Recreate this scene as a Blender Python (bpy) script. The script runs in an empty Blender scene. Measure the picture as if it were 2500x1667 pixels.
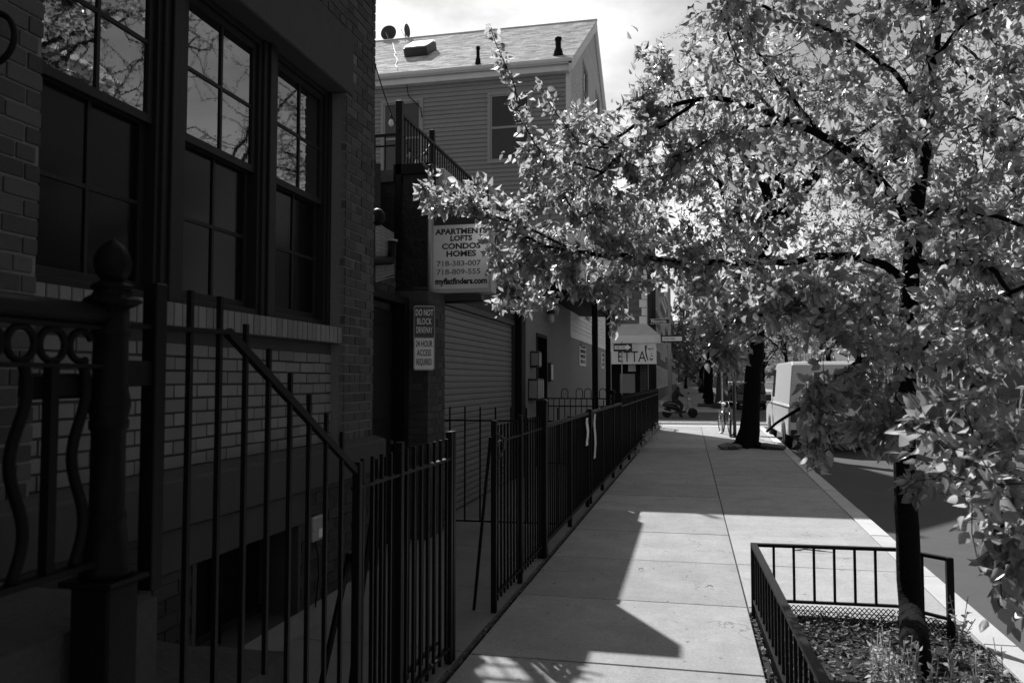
import bpy, math, random
import numpy as np
from mathutils import Vector, Matrix
random.seed(7); rng = np.random.default_rng(7)
R = math.radians
sc = bpy.context.scene
col = sc.collection
# ------------------------------------------------------------------ camera
HC = 1.7; FPX = 1944.44; IW, IH = 2500., 1667.
YAW = math.atan2(431, FPX); PIT = math.atan2(95.5, math.hypot(FPX, 431))
cd = bpy.data.cameras.new('camera'); cam = bpy.data.objects.new('camera', cd); col.objects.link(cam)
cd.lens = 28; cd.sensor_width = 36; cd.clip_end = 1500; cd.clip_start = .05
cam.location = (0, 0, HC); cam.rotation_euler = (R(90) + PIT, 0, YAW)
cd.dof.use_dof = True; cd.dof.focus_distance = 8.5; cd.dof.aperture_fstop = 4.5
sc.camera = cam
# ------------------------------------------------------------------ light
TANEL = .929; AZ = math.atan2(.5, .86)          # the sun stands ahead and to the left of the camera
EL = math.atan(TANEL)
sund = bpy.data.lights.new('sun', 'SUN'); sund.energy = 5.0; sund.angle = R(.53); sund.color = (1, 1, 1)
sun = bpy.data.objects.new('sun', sund); col.objects.link(sun)
S = Vector((-math.sin(AZ) * math.cos(EL), math.cos(AZ) * math.cos(EL), math.sin(EL)))
sun.rotation_euler = S.to_track_quat('Z', 'Y').to_euler(); sun.location = S * 60
w = bpy.data.worlds.new('World'); sc.world = w; w.use_nodes = True
nt = w.node_tree; nt.nodes.clear()
sky = nt.nodes.new('ShaderNodeTexSky'); sky.sky_type = 'NISHITA'; sky.sun_disc = False
sky.sun_elevation = EL; sky.sun_rotation = -AZ; sky.dust_density = 1.3; sky.air_density = 1.0
bw = nt.nodes.new('ShaderNodeRGBToBW'); nt.links.new(sky.outputs[0], bw.inputs[0])
# thin broken cloud over the whole sky
tc = nt.nodes.new('ShaderNodeTexCoord')
mp = nt.nodes.new('ShaderNodeMapping'); mp.inputs['Scale'].default_value = (1, 1, 2.2); nt.links.new(tc.outputs['Generated'], mp.inputs[0])
nz = nt.nodes.new('ShaderNodeTexNoise'); nz.inputs['Scale'].default_value = 3.2; nz.inputs['Detail'].default_value = 6; nz.inputs['Roughness'].default_value = .58
nt.links.new(mp.outputs[0], nz.inputs['Vector'])
mr = nt.nodes.new('ShaderNodeMapRange'); mr.inputs[1].default_value = .38; mr.inputs[2].default_value = .62; mr.inputs[3].default_value = .82; mr.inputs[4].default_value = 1.5
nt.links.new(nz.outputs['Fac'], mr.inputs[0])
mu = nt.nodes.new('ShaderNodeMath'); mu.operation = 'MULTIPLY'; nt.links.new(bw.outputs[0], mu.inputs[0]); nt.links.new(mr.outputs[0], mu.inputs[1])
bg = nt.nodes.new('ShaderNodeBackground'); bg.inputs['Strength'].default_value = .084
nt.links.new(mu.outputs[0], bg.inputs['Color'])
wo = nt.nodes.new('ShaderNodeOutputWorld'); nt.links.new(bg.outputs[0], wo.inputs['Surface'])
sc.view_settings.view_transform = 'Standard'; sc.view_settings.look = 'None'; sc.view_settings.gamma = 1; sc.view_settings.exposure = 0.42
sc.cycles.max_bounces = 7; sc.cycles.diffuse_bounces = 3; sc.cycles.transparent_max_bounces = 8
sc.cycles.use_denoising = True
# ------------------------------------------------------------------ pixel -> place
_fw = np.array([-math.sin(YAW) * math.cos(PIT), math.cos(YAW) * math.cos(PIT), math.sin(PIT)])
_rt = np.array([math.cos(YAW), math.sin(YAW), 0]); _up = np.cross(_rt, _fw); _C = np.array([0, 0, HC])
def ray(u, v): return _fw * FPX + _rt * (u - IW / 2) + _up * (IH / 2 - v)
def atZ(u, v, z=0.): d = ray(u, v); return Vector(_C + d * (z - HC) / d[2])
def atX(u, v, x): d = ray(u, v); return Vector(_C + d * x / d[0])
def atY(u, v, y): d = ray(u, v); return Vector(_C + d * y / d[1])
def atD(u, v, dd): return Vector(_C + ray(u, v) / FPX * dd)
def proj(p):
    q = np.asarray(p, float) - _C; z = q @ _fw
    return IW / 2 + FPX * (q @ _rt) / z, IH / 2 - FPX * (q @ _up) / z, z
KD = 2500 / 2352.
# ------------------------------------------------------------------ materials (the photograph is black and white: every colour is a grey)
MATS = {}
def mat(name, v, rough=.75, spec=.3, metal=0., var=0., noise=None, bump=None, spots=None, island=0., streak=None, ior=None, gum=None, cracks=None):
    if name in MATS: return MATS[name]
    m = bpy.data.materials.new(name); m.use_nodes = True; MATS[name] = m
    t = m.node_tree; L = t.links; N = t.nodes; p = N['Principled BSDF']
    p.inputs['Roughness'].default_value = rough; p.inputs['Metallic'].default_value = metal
    p.inputs['Specular IOR Level'].default_value = spec
    if ior: p.inputs['IOR'].default_value = ior
    def val(x): n = N.new('ShaderNodeValue'); n.outputs[0].default_value = x; return n.outputs[0]
    def math_(op, a, b):
        n = N.new('ShaderNodeMath'); n.operation = op
        for i, q in enumerate((a, b)):
            if isinstance(q, (int, float)): n.inputs[i].default_value = q
            else: L.new(q, n.inputs[i])
        return n.outputs[0]
    cur = val(v)
    tcn = N.new('ShaderNodeTexCoord'); geo = N.new('ShaderNodeNewGeometry')
    pos = geo.outputs['Position']
    def nz_(scale, detail=4, rg=.6, vec=pos):
        n = N.new('ShaderNodeTexNoise'); n.inputs['Scale'].default_value = scale; n.inputs['Detail'].default_value = detail; n.inputs['Roughness'].default_value = rg
        L.new(vec, n.inputs['Vector']); return n.outputs['Fac']
    def vary(cur, src, amt):   # cur * (1 + amt*2*(src-.5))
        return math_('MULTIPLY', cur, math_('ADD', 1 - amt, math_('MULTIPLY', src, 2 * amt)))
    if var:
        oi = N.new('ShaderNodeObjectInfo'); cur = vary(cur, oi.outputs['Random'], var)
    if island: cur = vary(cur, geo.outputs['Random Per Island'], island)
    for (s, a) in (noise or ()): cur = vary(cur, nz_(s), a)
    if streak:      # long weather streaks
        mpn = N.new('ShaderNodeMapping'); mpn.inputs['Scale'].default_value = streak[1]; L.new(pos, mpn.inputs[0])
        cur = vary(cur, nz_(streak[0], 5, .65, mpn.outputs[0]), streak[2])
    if spots:       # small dark specks: scale, threshold, darkness
        n = nz_(spots[0], 2, .5)
        r = N.new('ShaderNodeMapRange'); r.inputs[1].default_value = spots[1]; r.inputs[2].default_value = spots[1] + .05; r.inputs[3].default_value = 1; r.inputs[4].default_value = spots[2]
        L.new(n, r.inputs[0]); cur = math_('MULTIPLY', cur, r.outputs[0])
    for (prm, feat) in ((gum, 'F1'), (cracks, 'DISTANCE_TO_EDGE')):
        if not prm: continue     # trodden gum: round dark dots; hairline cracks: thin dark lines
        vo = N.new('ShaderNodeTexVoronoi'); vo.feature = feat; vo.inputs['Scale'].default_value = prm[0]
        if feat != 'F1':
            wn = N.new('ShaderNodeTexNoise'); wn.inputs['Scale'].default_value = 3; wn.inputs['Detail'].default_value = 6; L.new(pos, wn.inputs['Vector'])
            mxv = N.new('ShaderNodeVectorMath'); mxv.operation = 'MULTIPLY_ADD'; mxv.inputs[1].default_value = (.5, .5, .5); L.new(wn.outputs['Color'], mxv.inputs[0]); L.new(pos, mxv.inputs[2]); L.new(mxv.outputs[0], vo.inputs['Vector'])
        else: L.new(pos, vo.inputs['Vector'])
        r = N.new('ShaderNodeMapRange'); r.inputs[1].default_value = prm[1]; r.inputs[2].default_value = prm[1] * 1.6; r.inputs[3].default_value = prm[2]; r.inputs[4].default_value = 1
        L.new(vo.outputs['Distance'], r.inputs[0]); fac = r.outputs[0]
        msk = N.new('ShaderNodeMapRange'); msk.inputs[1].default_value = .52; msk.inputs[2].default_value = .56; L.new(nz_(.55 if feat != 'F1' else 1.7, 2), msk.inputs[0])   # only here and there
        one = math_('SUBTRACT', 1., msk.outputs[0]); fac = math_('MAXIMUM', fac, one); cur = math_('MULTIPLY', cur, fac)
    cc = N.new('ShaderNodeCombineColor'); [L.new(cur, cc.inputs[i]) for i in range(3)]
    L.new(cc.outputs[0], p.inputs['Base Color'])
    if bump:
        b = N.new('ShaderNodeBump'); b.inputs['Strength'].default_value = bump[1]; b.inputs['Distance'].default_value = bump[2] if len(bump) > 2 else .01
        L.new(nz_(bump[0], 5, .65), b.inputs['Height']); L.new(b.outputs[0], p.inputs['Normal'])
    return m
mat('concrete', .345, .88, .22, var=.13, noise=((.45, .20), (2.3, .26), (12, .15), (48, .28), (140, .42)), spots=(14, .69, .5), gum=(5.5, .052, .45), cracks=(.8, .003, .6), streak=(3, (1.2, .25, 1), .14), bump=(170, .6, .006))
mat('concrete_dark', .15, .9, .2, var=.08, noise=((1.4, .25), (14, .15), (150, .2)), bump=(120, .4, .004))
mat('kerb_stone', .50, .8, .3, var=.12, noise=((3, .2), (90, .25)), bump=(60, .4, .006))
mat('asphalt', .085, .9, .3, noise=((.5, .25), (5, .15), (220, .45)), bump=(220, .7, .006))
mat('road_paint', .62, .8, noise=((4, .25), (60, .3)))
mat('dirt', .045, .95, .1, noise=((6, .3), (60, .4)), bump=(60, 1, .02))
mat('brick', .072, .88, .2, var=.30, island=.30, noise=((30, .22), (160, .2)), bump=(90, .5, .004))
mat('brick_pale', .185, .85, .2, var=.16, island=.16, noise=((5, .15), (110, .14)), bump=(90, .4, .004))
mat('brick_dark', .06, .9, .2, var=.25, island=.25, noise=((30, .2), (160, .2)), bump=(90, .5, .004))
mat('brick_far', .17, .9, .2, island=.3, var=.3, noise=((2, .2),))
mat('mortar_dark', .07, .95, .1, noise=((50, .25),))
mat('mortar', .19, .95, .1, noise=((50, .25),), bump=(200, .5, .003))
mat('mortar_pale', .065, .95, .1, noise=((50, .25),), bump=(200, .5, .003))
mat('stone', .062, .85, .25, noise=((2, .2), (40, .15)), streak=(2, (.4, 6, .6), .12), bump=(80, .35, .004))
mat('stone_dark', .07, .9, .2, noise=((4, .4), (30, .3)), bump=(40, .8, .012))
mat('iron', .006, .5, .14, noise=((30, .4),), bump=(140, .25, .002))
mat('iron_cast', .006, .5, .10, noise=((40, .4),), bump=(90, .5, .003))
mat('black_paint', .007, .6, .15, noise=((8, .3),))
mat('window_frame', .012, .6, .3, noise=((12, .2),))
mat('glass', .005, .012, .5, ior=3.0, bump=(4, .010, .02))
mat('glass_screen', .005, .16, .22, ior=1.5, noise=((300, .4),))
mat('glass_far', .02, .05, .5, ior=1.6)
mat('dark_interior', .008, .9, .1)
mat('shutter', .17, .55, .4, var=.05, noise=((3, .12), (40, .10)), streak=(3, (.3, .5, 6), .1))
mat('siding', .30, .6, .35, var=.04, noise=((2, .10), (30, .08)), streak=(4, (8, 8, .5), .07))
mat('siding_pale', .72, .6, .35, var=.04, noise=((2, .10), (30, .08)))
mat('trim', .78, .6, .35, noise=((3, .12), (40, .08)))
mat('trim_grey', .36, .6, .35, noise=((3, .12),))
mat('roof', .58, .9, .2, noise=((1.2, .18), (60, .3)))
mat('metal_dark', .03, .5, .5, noise=((20, .2),))
mat('metal_grey', .32, .45, .5, metal=.3, noise=((12, .15),))
mat('sign_white', .82, .45, .4, noise=((3, .07), (25, .05)))
mat('sign_frame', .42, .55, .4, noise=((5, .2),))
mat('sign_black', .015, .5, .4)
mat('sign_grey', .19, .5, .4)
mat('sign_red', .07, .45, .4, noise=((8, .1),))
mat('stucco', .25, .92, .15, noise=((.8, .15), (6, .1), (120, .12)), bump=(140, .5, .006))
mat('wood', .12, .8, .2, var=.3, noise=((20, .3),))
mat('bark', .010, .95, .1, noise=((14, .45), (60, .3)), streak=(9, (1, 1, .12), .5), bump=(26, 1., .03))
mat('bark_far', .055, .95, .1, noise=((3, .35), (20, .3)), bump=(20, .8, .03))
mat('mulch', .17, .95, .1, island=.75, noise=((40, .3),))
mat('van_paint', .72, .25, .5, noise=((2, .04),))
mat('rubber', .012, .8, .3)
mat('chrome', .55, .2, .5, metal=1.)
mat('lamp_glass', .6, .15, .5)
mat('plastic_dark', .014, .45, .35)
mat('cloth_dark', .025, .9, .1, noise=((30, .3),))
mat('skin', .35, .6, .3)
mat('helmet', .20, .3, .5)
mat('paper', .7, .7, .2, noise=((14, .25),))
mat('tarp', .012, .6, .3, noise=((5, .3),), bump=(3, .6, .1))
def leafmat(name, dif, tr, gl=.06, rough=.35, isl=.35, var=0.):
    m = bpy.data.materials.new(name); m.use_nodes = True; MATS[name] = m
    t = m.node_tree; N = t.nodes; L = t.links; N.remove(N['Principled BSDF']); out = N['Material Output']
    geo = N.new('ShaderNodeNewGeometry'); oi = N.new('ShaderNodeObjectInfo')
    mr_ = N.new('ShaderNodeMapRange'); mr_.inputs[3].default_value = 1 - isl; mr_.inputs[4].default_value = 1 + isl
    ad = N.new('ShaderNodeMath'); ad.operation = 'ADD'; L.new(geo.outputs['Random Per Island'], ad.inputs[0]); L.new(oi.outputs['Random'], ad.inputs[1])
    fr = N.new('ShaderNodeMath'); fr.operation = 'FRACT'; L.new(ad.outputs[0], fr.inputs[0]); L.new(fr.outputs[0], mr_.inputs[0])
    def colr(v):
        x = N.new('ShaderNodeMath'); x.operation = 'MULTIPLY'; x.inputs[1].default_value = v; L.new(mr_.outputs[0], x.inputs[0])
        c = N.new('ShaderNodeCombineColor'); [L.new(x.outputs[0], c.inputs[i]) for i in range(3)]; return c.outputs[0]
    d = N.new('ShaderNodeBsdfDiffuse'); L.new(colr(dif), d.inputs[0])
    tl = N.new('ShaderNodeBsdfTranslucent'); L.new(colr(tr), tl.inputs[0])
    a = N.new('ShaderNodeAddShader'); L.new(d.outputs[0], a.inputs[0]); L.new(tl.outputs[0], a.inputs[1])
    g = N.new('ShaderNodeBsdfGlossy'); g.inputs['Roughness'].default_value = rough; g.inputs[0].default_value = (.9, .9, .9, 1)
    mx = N.new('ShaderNodeMixShader'); mx.inputs[0].default_value = gl; L.new(a.outputs[0], mx.inputs[1]); L.new(g.outputs[0], mx.inputs[2])
    L.new(mx.outputs[0], out.inputs[0]); return m
leafmat('leaf', .035, .33, .08, .27, .5)
leafmat('sign_translucent', .30, .70, .03, .4, 0.)
leafmat('leaf_far', .06, .12, .03, .5)
leafmat('bud', .09, .18, .02, .5)
leafmat('weed', .22, .24, .03, .5)
# ------------------------------------------------------------------ mesh helpers
class MB:
    def __init__(s): s.v = []; s.f = []; s.sm = []
    def add(s, vs, fs, smooth=False):
        o = len(s.v); s.v += [tuple(p) for p in vs]; s.f += [tuple(i + o for i in f) for f in fs]; s.sm += [smooth] * len(fs); return s
    def box(s, x0, x1, y0, y1, z0, z1):
        if x0 > x1: x0, x1 = x1, x0
        if y0 > y1: y0, y1 = y1, y0
        if z0 > z1: z0, z1 = z1, z0
        vs = [(x, y, z) for x in (x0, x1) for y in (y0, y1) for z in (z0, z1)]
        return s.add(vs, [(0, 1, 3, 2), (4, 6, 7, 5), (0, 4, 5, 1), (2, 3, 7, 6), (0, 2, 6, 4), (1, 5, 7, 3)])
    def cbox(s, x0, x1, y0, y1, z0, z1, c=.004):          # box with chamfered edges
        xs, ys, zs = (min(x0, x1), max(x0, x1)), (min(y0, y1), max(y0, y1)), (min(z0, z1), max(z0, z1))
        vs = []; idx = {}
        for i in (0, 1):
            for j in (0, 1):
                for k in (0, 1):
                    sx, sy, sz = (1 - 2 * i) * c, (1 - 2 * j) * c, (1 - 2 * k) * c
                    for a, q in enumerate(((0, sy, sz), (sx, 0, sz), (sx, sy, 0))):
                        idx[i, j, k, a] = len(vs); vs.append((xs[i] + q[0], ys[j] + q[1], zs[k] + q[2]))
        F = []
        for i in (0, 1): F.append([idx[i, j, k, 0] for j, k in ((0, 0), (0, 1), (1, 1), (1, 0))][::1 if i == 0 else -1])
        for j in (0, 1): F.append([idx[i, j, k, 1] for i, k in ((0, 0), (1, 0), (1, 1), (0, 1))][::1 if j == 0 else -1])
        for k in (0, 1): F.append([idx[i, j, k, 2] for i, j in ((0, 0), (0, 1), (1, 1), (1, 0))][::1 if k == 0 else -1])
        for i in (0, 1):
            for j in (0, 1): F.append([idx[i, j, 0, 0], idx[i, j, 0, 1], idx[i, j, 1, 1], idx[i, j, 1, 0]])
        for i in (0, 1):
            for k in (0, 1): F.append([idx[i, 0, k, 0], idx[i, 0, k, 2], idx[i, 1, k, 2], idx[i, 1, k, 0]])
        for j in (0, 1):
            for k in (0, 1): F.append([idx[0, j, k, 1], idx[0, j, k, 2], idx[1, j, k, 2], idx[1, j, k, 1]])
        for i in (0, 1):
            for j in (0, 1):
                for k in (0, 1): F.append([idx[i, j, k, a] for a in range(3)])
        return s.add(vs, F)
    def bar(s, p, q, w, h=None, up=(0, 0, 1)):           # rectangular bar from p to q
        p, q = Vector(p), Vector(q); h = h or w; d = (q - p).normalized(); u = Vector(up)
        if abs(d.dot(u)) > .98: u = Vector((0, 1, 0))
        a = d.cross(u).normalized(); b = a.cross(d).normalized(); a = a * w / 2; b = b * h / 2
        vs = [c + i * a + j * b for c in (p, q) for i, j in ((-1, -1), (1, -1), (1, 1), (-1, 1))]
        return s.add(vs, [(3, 2, 1, 0), (4, 5, 6, 7), (0, 1, 5, 4), (1, 2, 6, 5), (2, 3, 7, 6), (3, 0, 4, 7)])
    def tube(s, pts, r, n=8, cap=True, smooth=True):
        pts = [Vector(p) for p in pts]; m = len(pts)
        rs = r if isinstance(r, (list, tuple)) else [r] * m
        d0 = (pts[1] - pts[0]).normalized(); u = Vector((0, 0, 1)) if abs(d0.z) < .9 else Vector((1, 0, 0))
        a = d0.cross(u).normalized(); vs = []
        for i, p in enumerate(pts):
            d = (pts[min(i + 1, m - 1)] - pts[max(i - 1, 0)]).normalized()
            a = (a - d * a.dot(d)).normalized(); b = d.cross(a)
            for k in range(n):
                t = 2 * math.pi * k / n; vs.append(p + (a * math.cos(t) + b * math.sin(t)) * rs[i])
        fs = [(i * n + k, i * n + (k + 1) % n, (i + 1) * n + (k + 1) % n, (i + 1) * n + k) for i in range(m - 1) for k in range(n)]
        s.add(vs, fs, smooth)
        if cap:
            o = len(s.v) - m * n
            s.f += [tuple(o + k for k in range(n))[::-1], tuple(o + (m - 1) * n + k for k in range(n))]; s.sm += [False, False]
        return s
    def lathe(s, prof, c, n=20, flute=0., axis='z'):      # prof: (r, z)
        vs = []
        for i, (r, z) in enumerate(prof):
            for k in range(n):
                t = 2 * math.pi * k / n; rr = r * (1 + flute * (1 if k % 2 else -1))
                q = (rr * math.cos(t), rr * math.sin(t), z)
                if axis == 'x': q = (q[2], q[0], q[1])
                if axis == 'y': q = (q[0], q[2], q[1])
                vs.append((c[0] + q[0], c[1] + q[1], c[2] + q[2]))
        m = len(prof)
        fs = [(i * n + k, i * n + (k + 1) % n, (i + 1) * n + (k + 1) % n, (i + 1) * n + k) for i in range(m - 1) for k in range(n)]
        fs += [tuple(range(n))[::-1], tuple((m - 1) * n + k for k in range(n))]
        return s.add(vs, fs, True)
    def torus(s, c, Rr, r, normal='y', n=24, m=8, a0=0, a1=2 * math.pi):
        full = abs(a1 - a0 - 2 * math.pi) < 1e-6; nn = n if full else n + 1; vs = []
        for i in range(nn):
            t = a0 + (a1 - a0) * i / n
            for k in range(m):
                q = 2 * math.pi * k / m; rad = Rr + r * math.cos(q); x, y, z = rad * math.cos(t), rad * math.sin(t), r * math.sin(q)
                v = {'z': (x, y, z), 'y': (x, z, y), 'x': (z, x, y)}[normal]
                vs.append((c[0] + v[0], c[1] + v[1], c[2] + v[2]))
        fs = [(i * m + k, ((i + 1) % nn) * m + k, ((i + 1) % nn) * m + (k + 1) % m, i * m + (k + 1) % m) for i in range(n) for k in range(m)]
        return s.add(vs, fs, True)
    def prism(s, poly, off):                              # polygon (3D, planar) extruded by off
        off = Vector(off); n = len(poly); a = [Vector(p) for p in poly]; vs = a + [p + off for p in a]
        fs = [tuple(range(n))[::-1], tuple(range(n, 2 * n))] + [(i, (i + 1) % n, n + (i + 1) % n, n + i) for i in range(n)]
        return s.add(vs, fs)
    def ball(s, c, rx, ry=None, rz=None, n=16, m=10):
        ry = ry or rx; rz = rz or rx; vs = []
        for i in range(1, m):
            a = math.pi * i / m
            for k in range(n):
                t = 2 * math.pi * k / n; vs.append((c[0] + rx * math.sin(a) * math.cos(t), c[1] + ry * math.sin(a) * math.sin(t), c[2] + rz * math.cos(a)))
        top = len(vs); vs += [(c[0], c[1], c[2] + rz), (c[0], c[1], c[2] - rz)]
        fs = [(i * n + k, (i + 1) * n + k, (i + 1) * n + (k + 1) % n, i * n + (k + 1) % n) for i in range(m - 2) for k in range(n)]
        fs += [(top, k, (k + 1) % n) for k in range(n)] + [(top + 1, (m - 2) * n + (k + 1) % n, (m - 2) * n + k) for k in range(n)]
        return s.add(vs, fs, True)
    def mesh(s, name, m):
        me = bpy.data.meshes.new(name); me.from_pydata([tuple(p) for p in s.v], [], s.f)
        if any(s.sm): me.polygons.foreach_set('use_smooth', s.sm)
        me.materials.append(MATS[m]); me.update(); return me
    def build(s, name, m, parent=None, bevel=0, fix=True):
        me = s.mesh(name, m)
        if fix:
            import bmesh
            b = bmesh.new(); b.from_mesh(me); bmesh.ops.recalc_face_normals(b, faces=b.faces[:]); b.to_mesh(me); b.free()
        o = bpy.data.objects.new(name, me); col.objects.link(o); adopt(o, parent)
        if bevel:
            md = o.modifiers.new('bevel', 'BEVEL'); md.width = bevel; md.segments = 2; md.limit_method = 'ANGLE'
        return o
def world_loc(p): return Vector(p.location) if p.type == 'EMPTY' else Vector((0, 0, 0))   # part meshes are built in place
def adopt(o, parent):
    if parent is not None:
        o.parent = parent; o.matrix_parent_inverse = Matrix.Translation(-world_loc(parent))
def inst(name, me, parent, loc, scale=(1, 1, 1), rot=(0, 0, 0)):
    o = bpy.data.objects.new(name, me); col.objects.link(o); adopt(o, parent); o.location = loc; o.scale = scale; o.rotation_euler = rot; return o
def thing(name, label, cat, loc=(0, 0, 0), group=None):
    o = bpy.data.objects.new(name, None); col.objects.link(o); o.location = loc; o.empty_display_size = .1
    o['label'] = label; o['category'] = cat
    if group: o['group'] = group
    return o
def tag(o, label, cat, group=None):
    o['label'] = label; o['category'] = cat
    if group: o['group'] = group
    return o
def struct(o): o['kind'] = 'structure'; return o
def stuff(o): o['kind'] = 'stuff'; return o
def copy_tree(o, parent=None):
    c = o.copy(); col.objects.link(c)
    if parent is not None: c.parent = parent
    for ch in list(o.children): copy_tree(ch, c)
    return c
_bpyfont = None
def text(s, size, m, loc, rot, parent, name='lettering', align='LEFT', ext=.002, bold=0., sx=1.):
    cu = bpy.data.curves.new(name, 'FONT'); cu.body = s; cu.size = size; cu.align_x = align; cu.extrude = ext; cu.offset = bold; cu.resolution_u = 3
    to = bpy.data.objects.new('t', cu); col.objects.link(to)
    dg = bpy.context.evaluated_depsgraph_get(); me = bpy.data.meshes.new_from_object(to.evaluated_get(dg)); bpy.data.objects.remove(to)
    me.materials.clear(); me.materials.append(MATS[m]); me.name = name
    return inst(name, me, parent, loc, (sx, 1, 1), rot)
FACE_CAM = (R(90), 0, 0)          # text that faces -Y
FACE_ST = (R(90), 0, R(90))       # text that faces +X
# unit chamfered block shared by bricks
_blk = {}
def block(m, c=.03):
    if (m, c) not in _blk: _blk[m, c] = MB().cbox(-.5, .5, -.5, .5, -.5, .5, c).mesh('brick', m)
    return _blk[m, c]
def bricks(face, a0, a1, z0, z1, holes=(), ch=.0785, bl=.2, bh=.066, jt=.011, offset=0, depth=.05, skip=None, header_every=0):
    """brick cells on a wall; face = ('x', X) faces +X with a=Y, or ('y', Y) faces -Y with a=X. Returns list of (center, size)"""
    out = []; row = 0; z = z0
    while z + bh <= z1 + .002:
        head = header_every and row % header_every == 0
        L_ = .095 if head else bl
        a = a0 - ((L_ + jt) / 2 if (row + offset) % 2 else 0)
        while a < a1:
            s, e = max(a, a0), min(a + L_, a1)
            segs = [(s, e)]
            for (h0, h1, hz0, hz1) in holes:
                if z + bh > hz0 + .004 and z < hz1 - .004:
                    nsg = []
                    for (p, q) in segs:
                        if q <= h0 or p >= h1: nsg.append((p, q))
                        else:
                            if p < h0: nsg.append((p, h0))
                            if q > h1: nsg.append((h1, q))
                    segs = nsg
            for (p, q) in segs:
                if q - p > .025:
                    pr = random.uniform(-.0025, .0035)
                    ln, cz = q - p, z + bh / 2 + random.uniform(-.0015, .0015)
                    if face[0] == 'x': out.append(((face[1] + pr - depth / 2, (p + q) / 2, cz), (depth, ln, bh * random.uniform(.96, 1.03))))
                    else: out.append((((p + q) / 2, face[1] - pr + depth / 2, cz), (ln, depth, bh * random.uniform(.96, 1.03))))
            a += L_ + jt
        z += ch; row += 1
    return out
def lay(cells, m, parent, limit=300, name='brick', rest='brick_courses', pick=None):
    """the largest in the picture become objects, the others one joined part"""
    me = block(m)
    def key(c):
        u, v, d = proj(c[0])
        inside = -40 < u < IW + 40 and -40 < v < IH + 40 and d > .3
        return (1e6 / d if inside else 0.)
    cells = sorted(cells, key=key, reverse=True)
    one = [c for c in cells if key(c) > 0][:limit]; others = [c for c in cells if c not in one] if len(cells) < 2500 else cells[len(one):]
    for (c, s_) in one: inst(name, me, parent, c, s_)
    if others:
        b = MB()
        for (c, s_) in others: b.box(c[0] - s_[0] / 2, c[0] + s_[0] / 2, c[1] - s_[1] / 2, c[1] + s_[1] / 2, c[2] - s_[2] / 2, c[2] + s_[2] / 2)
        stuff(b.build(rest, m, parent, fix=False))
    return len(one)
# ================================================================== the setting
def fx(y): return -1.42 + .0133 * (y - 5)          # fence line along the yards
def gx(y): return fx(y) + .055                     # groove beside the fence
def kx(y): return 1.86 + .0245 * (y - 7)           # kerb line
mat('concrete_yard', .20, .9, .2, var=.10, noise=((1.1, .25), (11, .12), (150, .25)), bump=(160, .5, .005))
g = MB().box(-400, 400, -200, 700, -.6, -.24).build('ground', 'dirt'); struct(g)
rd = MB().add([(kx(-8) - .02, -8, -.13), (10.4, -8, -.13), (10.4, 30.4, -.13), (kx(30.4) - .02, 30.4, -.13)], [(0, 1, 2, 3)])
rd.add([(-70, 30.4, -.13), (70, 30.4, -.13), (70, 46.2, -.13), (-70, 46.2, -.13)], [(0, 1, 2, 3)])
rd.add([(2.6, 46.2, -.13), (10.4, 46.2, -.13), (10.4, 220, -.13), (2.6, 220, -.13)], [(0, 1, 2, 3)])
road = struct(rd.build('road', 'asphalt'))
for (y0, y1) in ((32.7, 33.0), (35.0, 35.3)):       # the crosswalk's two lines
    MB().add([(-3.2, y0, -.126), (9.4, y0 + .1, -.126), (9.4, y1 + .1, -.126), (-3.2, y1, -.126)], [(0, 1, 2, 3)]).build('crosswalk_line', 'road_paint', road)
MB().add([(3.0, 30.9, -.126), (6.2, 30.9, -.126), (6.2, 31.3, -.126), (3.0, 31.3, -.126)], [(0, 1, 2, 3)]).build('stop_line', 'road_paint', road)
# pavement: one slab at a time over a dirt bed
sw = struct(MB().add([(gx(-8) - .05, -8, -.05), (kx(-8), -8, -.05), (kx(30.4), 30.4, -.05), (gx(30.4) - .05, 30.4, -.05)], [(0, 1, 2, 3)]).build('sidewalk', 'dirt'))
def slab(x0, x1, x0b, x1b, y0, y1, m, parent, dz=0., th=.06, name='slab'):
    g_ = .006; c = .004; z = dz
    P = lambda s_, zz: [(x0 + s_, y0 + s_, zz), (x1 - s_, y0 + s_, zz), (x1b - s_, y1 - s_, zz), (x0b + s_, y1 - s_, zz)]
    v = P(g_, z - th) + P(g_, z - c) + P(g_ + c, z)
    f = [(8, 9, 10, 11)] + [(a + i, a + (i + 1) % 4, a + 4 + (i + 1) % 4, a + 4 + i) for a in (0, 4) for i in range(4)]
    return MB().add(v, f).build(name, m, parent)
PIT = (3.2, 6.16)
rows = [4.87 + 1.42 * k for k in range(-8, 18)]
rows[-1] = 30.0
for k in range(len(rows) - 1):
    y0, y1 = rows[k], rows[k + 1]; t = lambda: random.uniform(-.0025, .002)
    slab(gx(y0) + .015, .415, gx(y1) + .015, .415, y0, y1, 'concrete', sw, t())
    if y1 <= PIT[0] + .3 or y0 >= 6.2: slab(.415, kx(y0), .415, kx(y1), y0, y1, 'concrete', sw, t())
    elif y0 < 4: slab(.415, kx(y0), .415, kx(PIT[0]), y0, PIT[0], 'concrete', sw, t()) if y0 < PIT[0] else slab(1.80, kx(y0), 1.80, kx(y1), y0, y1, 'concrete', sw, t())
    else: slab(1.80, kx(y0), 1.80, kx(PIT[1]), y0, PIT[1], 'concrete', sw, t()); slab(.415, kx(PIT[1]), .415, kx(y1), PIT[1], y1, 'concrete', sw, t())
slab(gx(30), kx(30), gx(30.4), kx(30.4), 30.0, 30.42, 'kerb_stone', sw, 0, .2)
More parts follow.
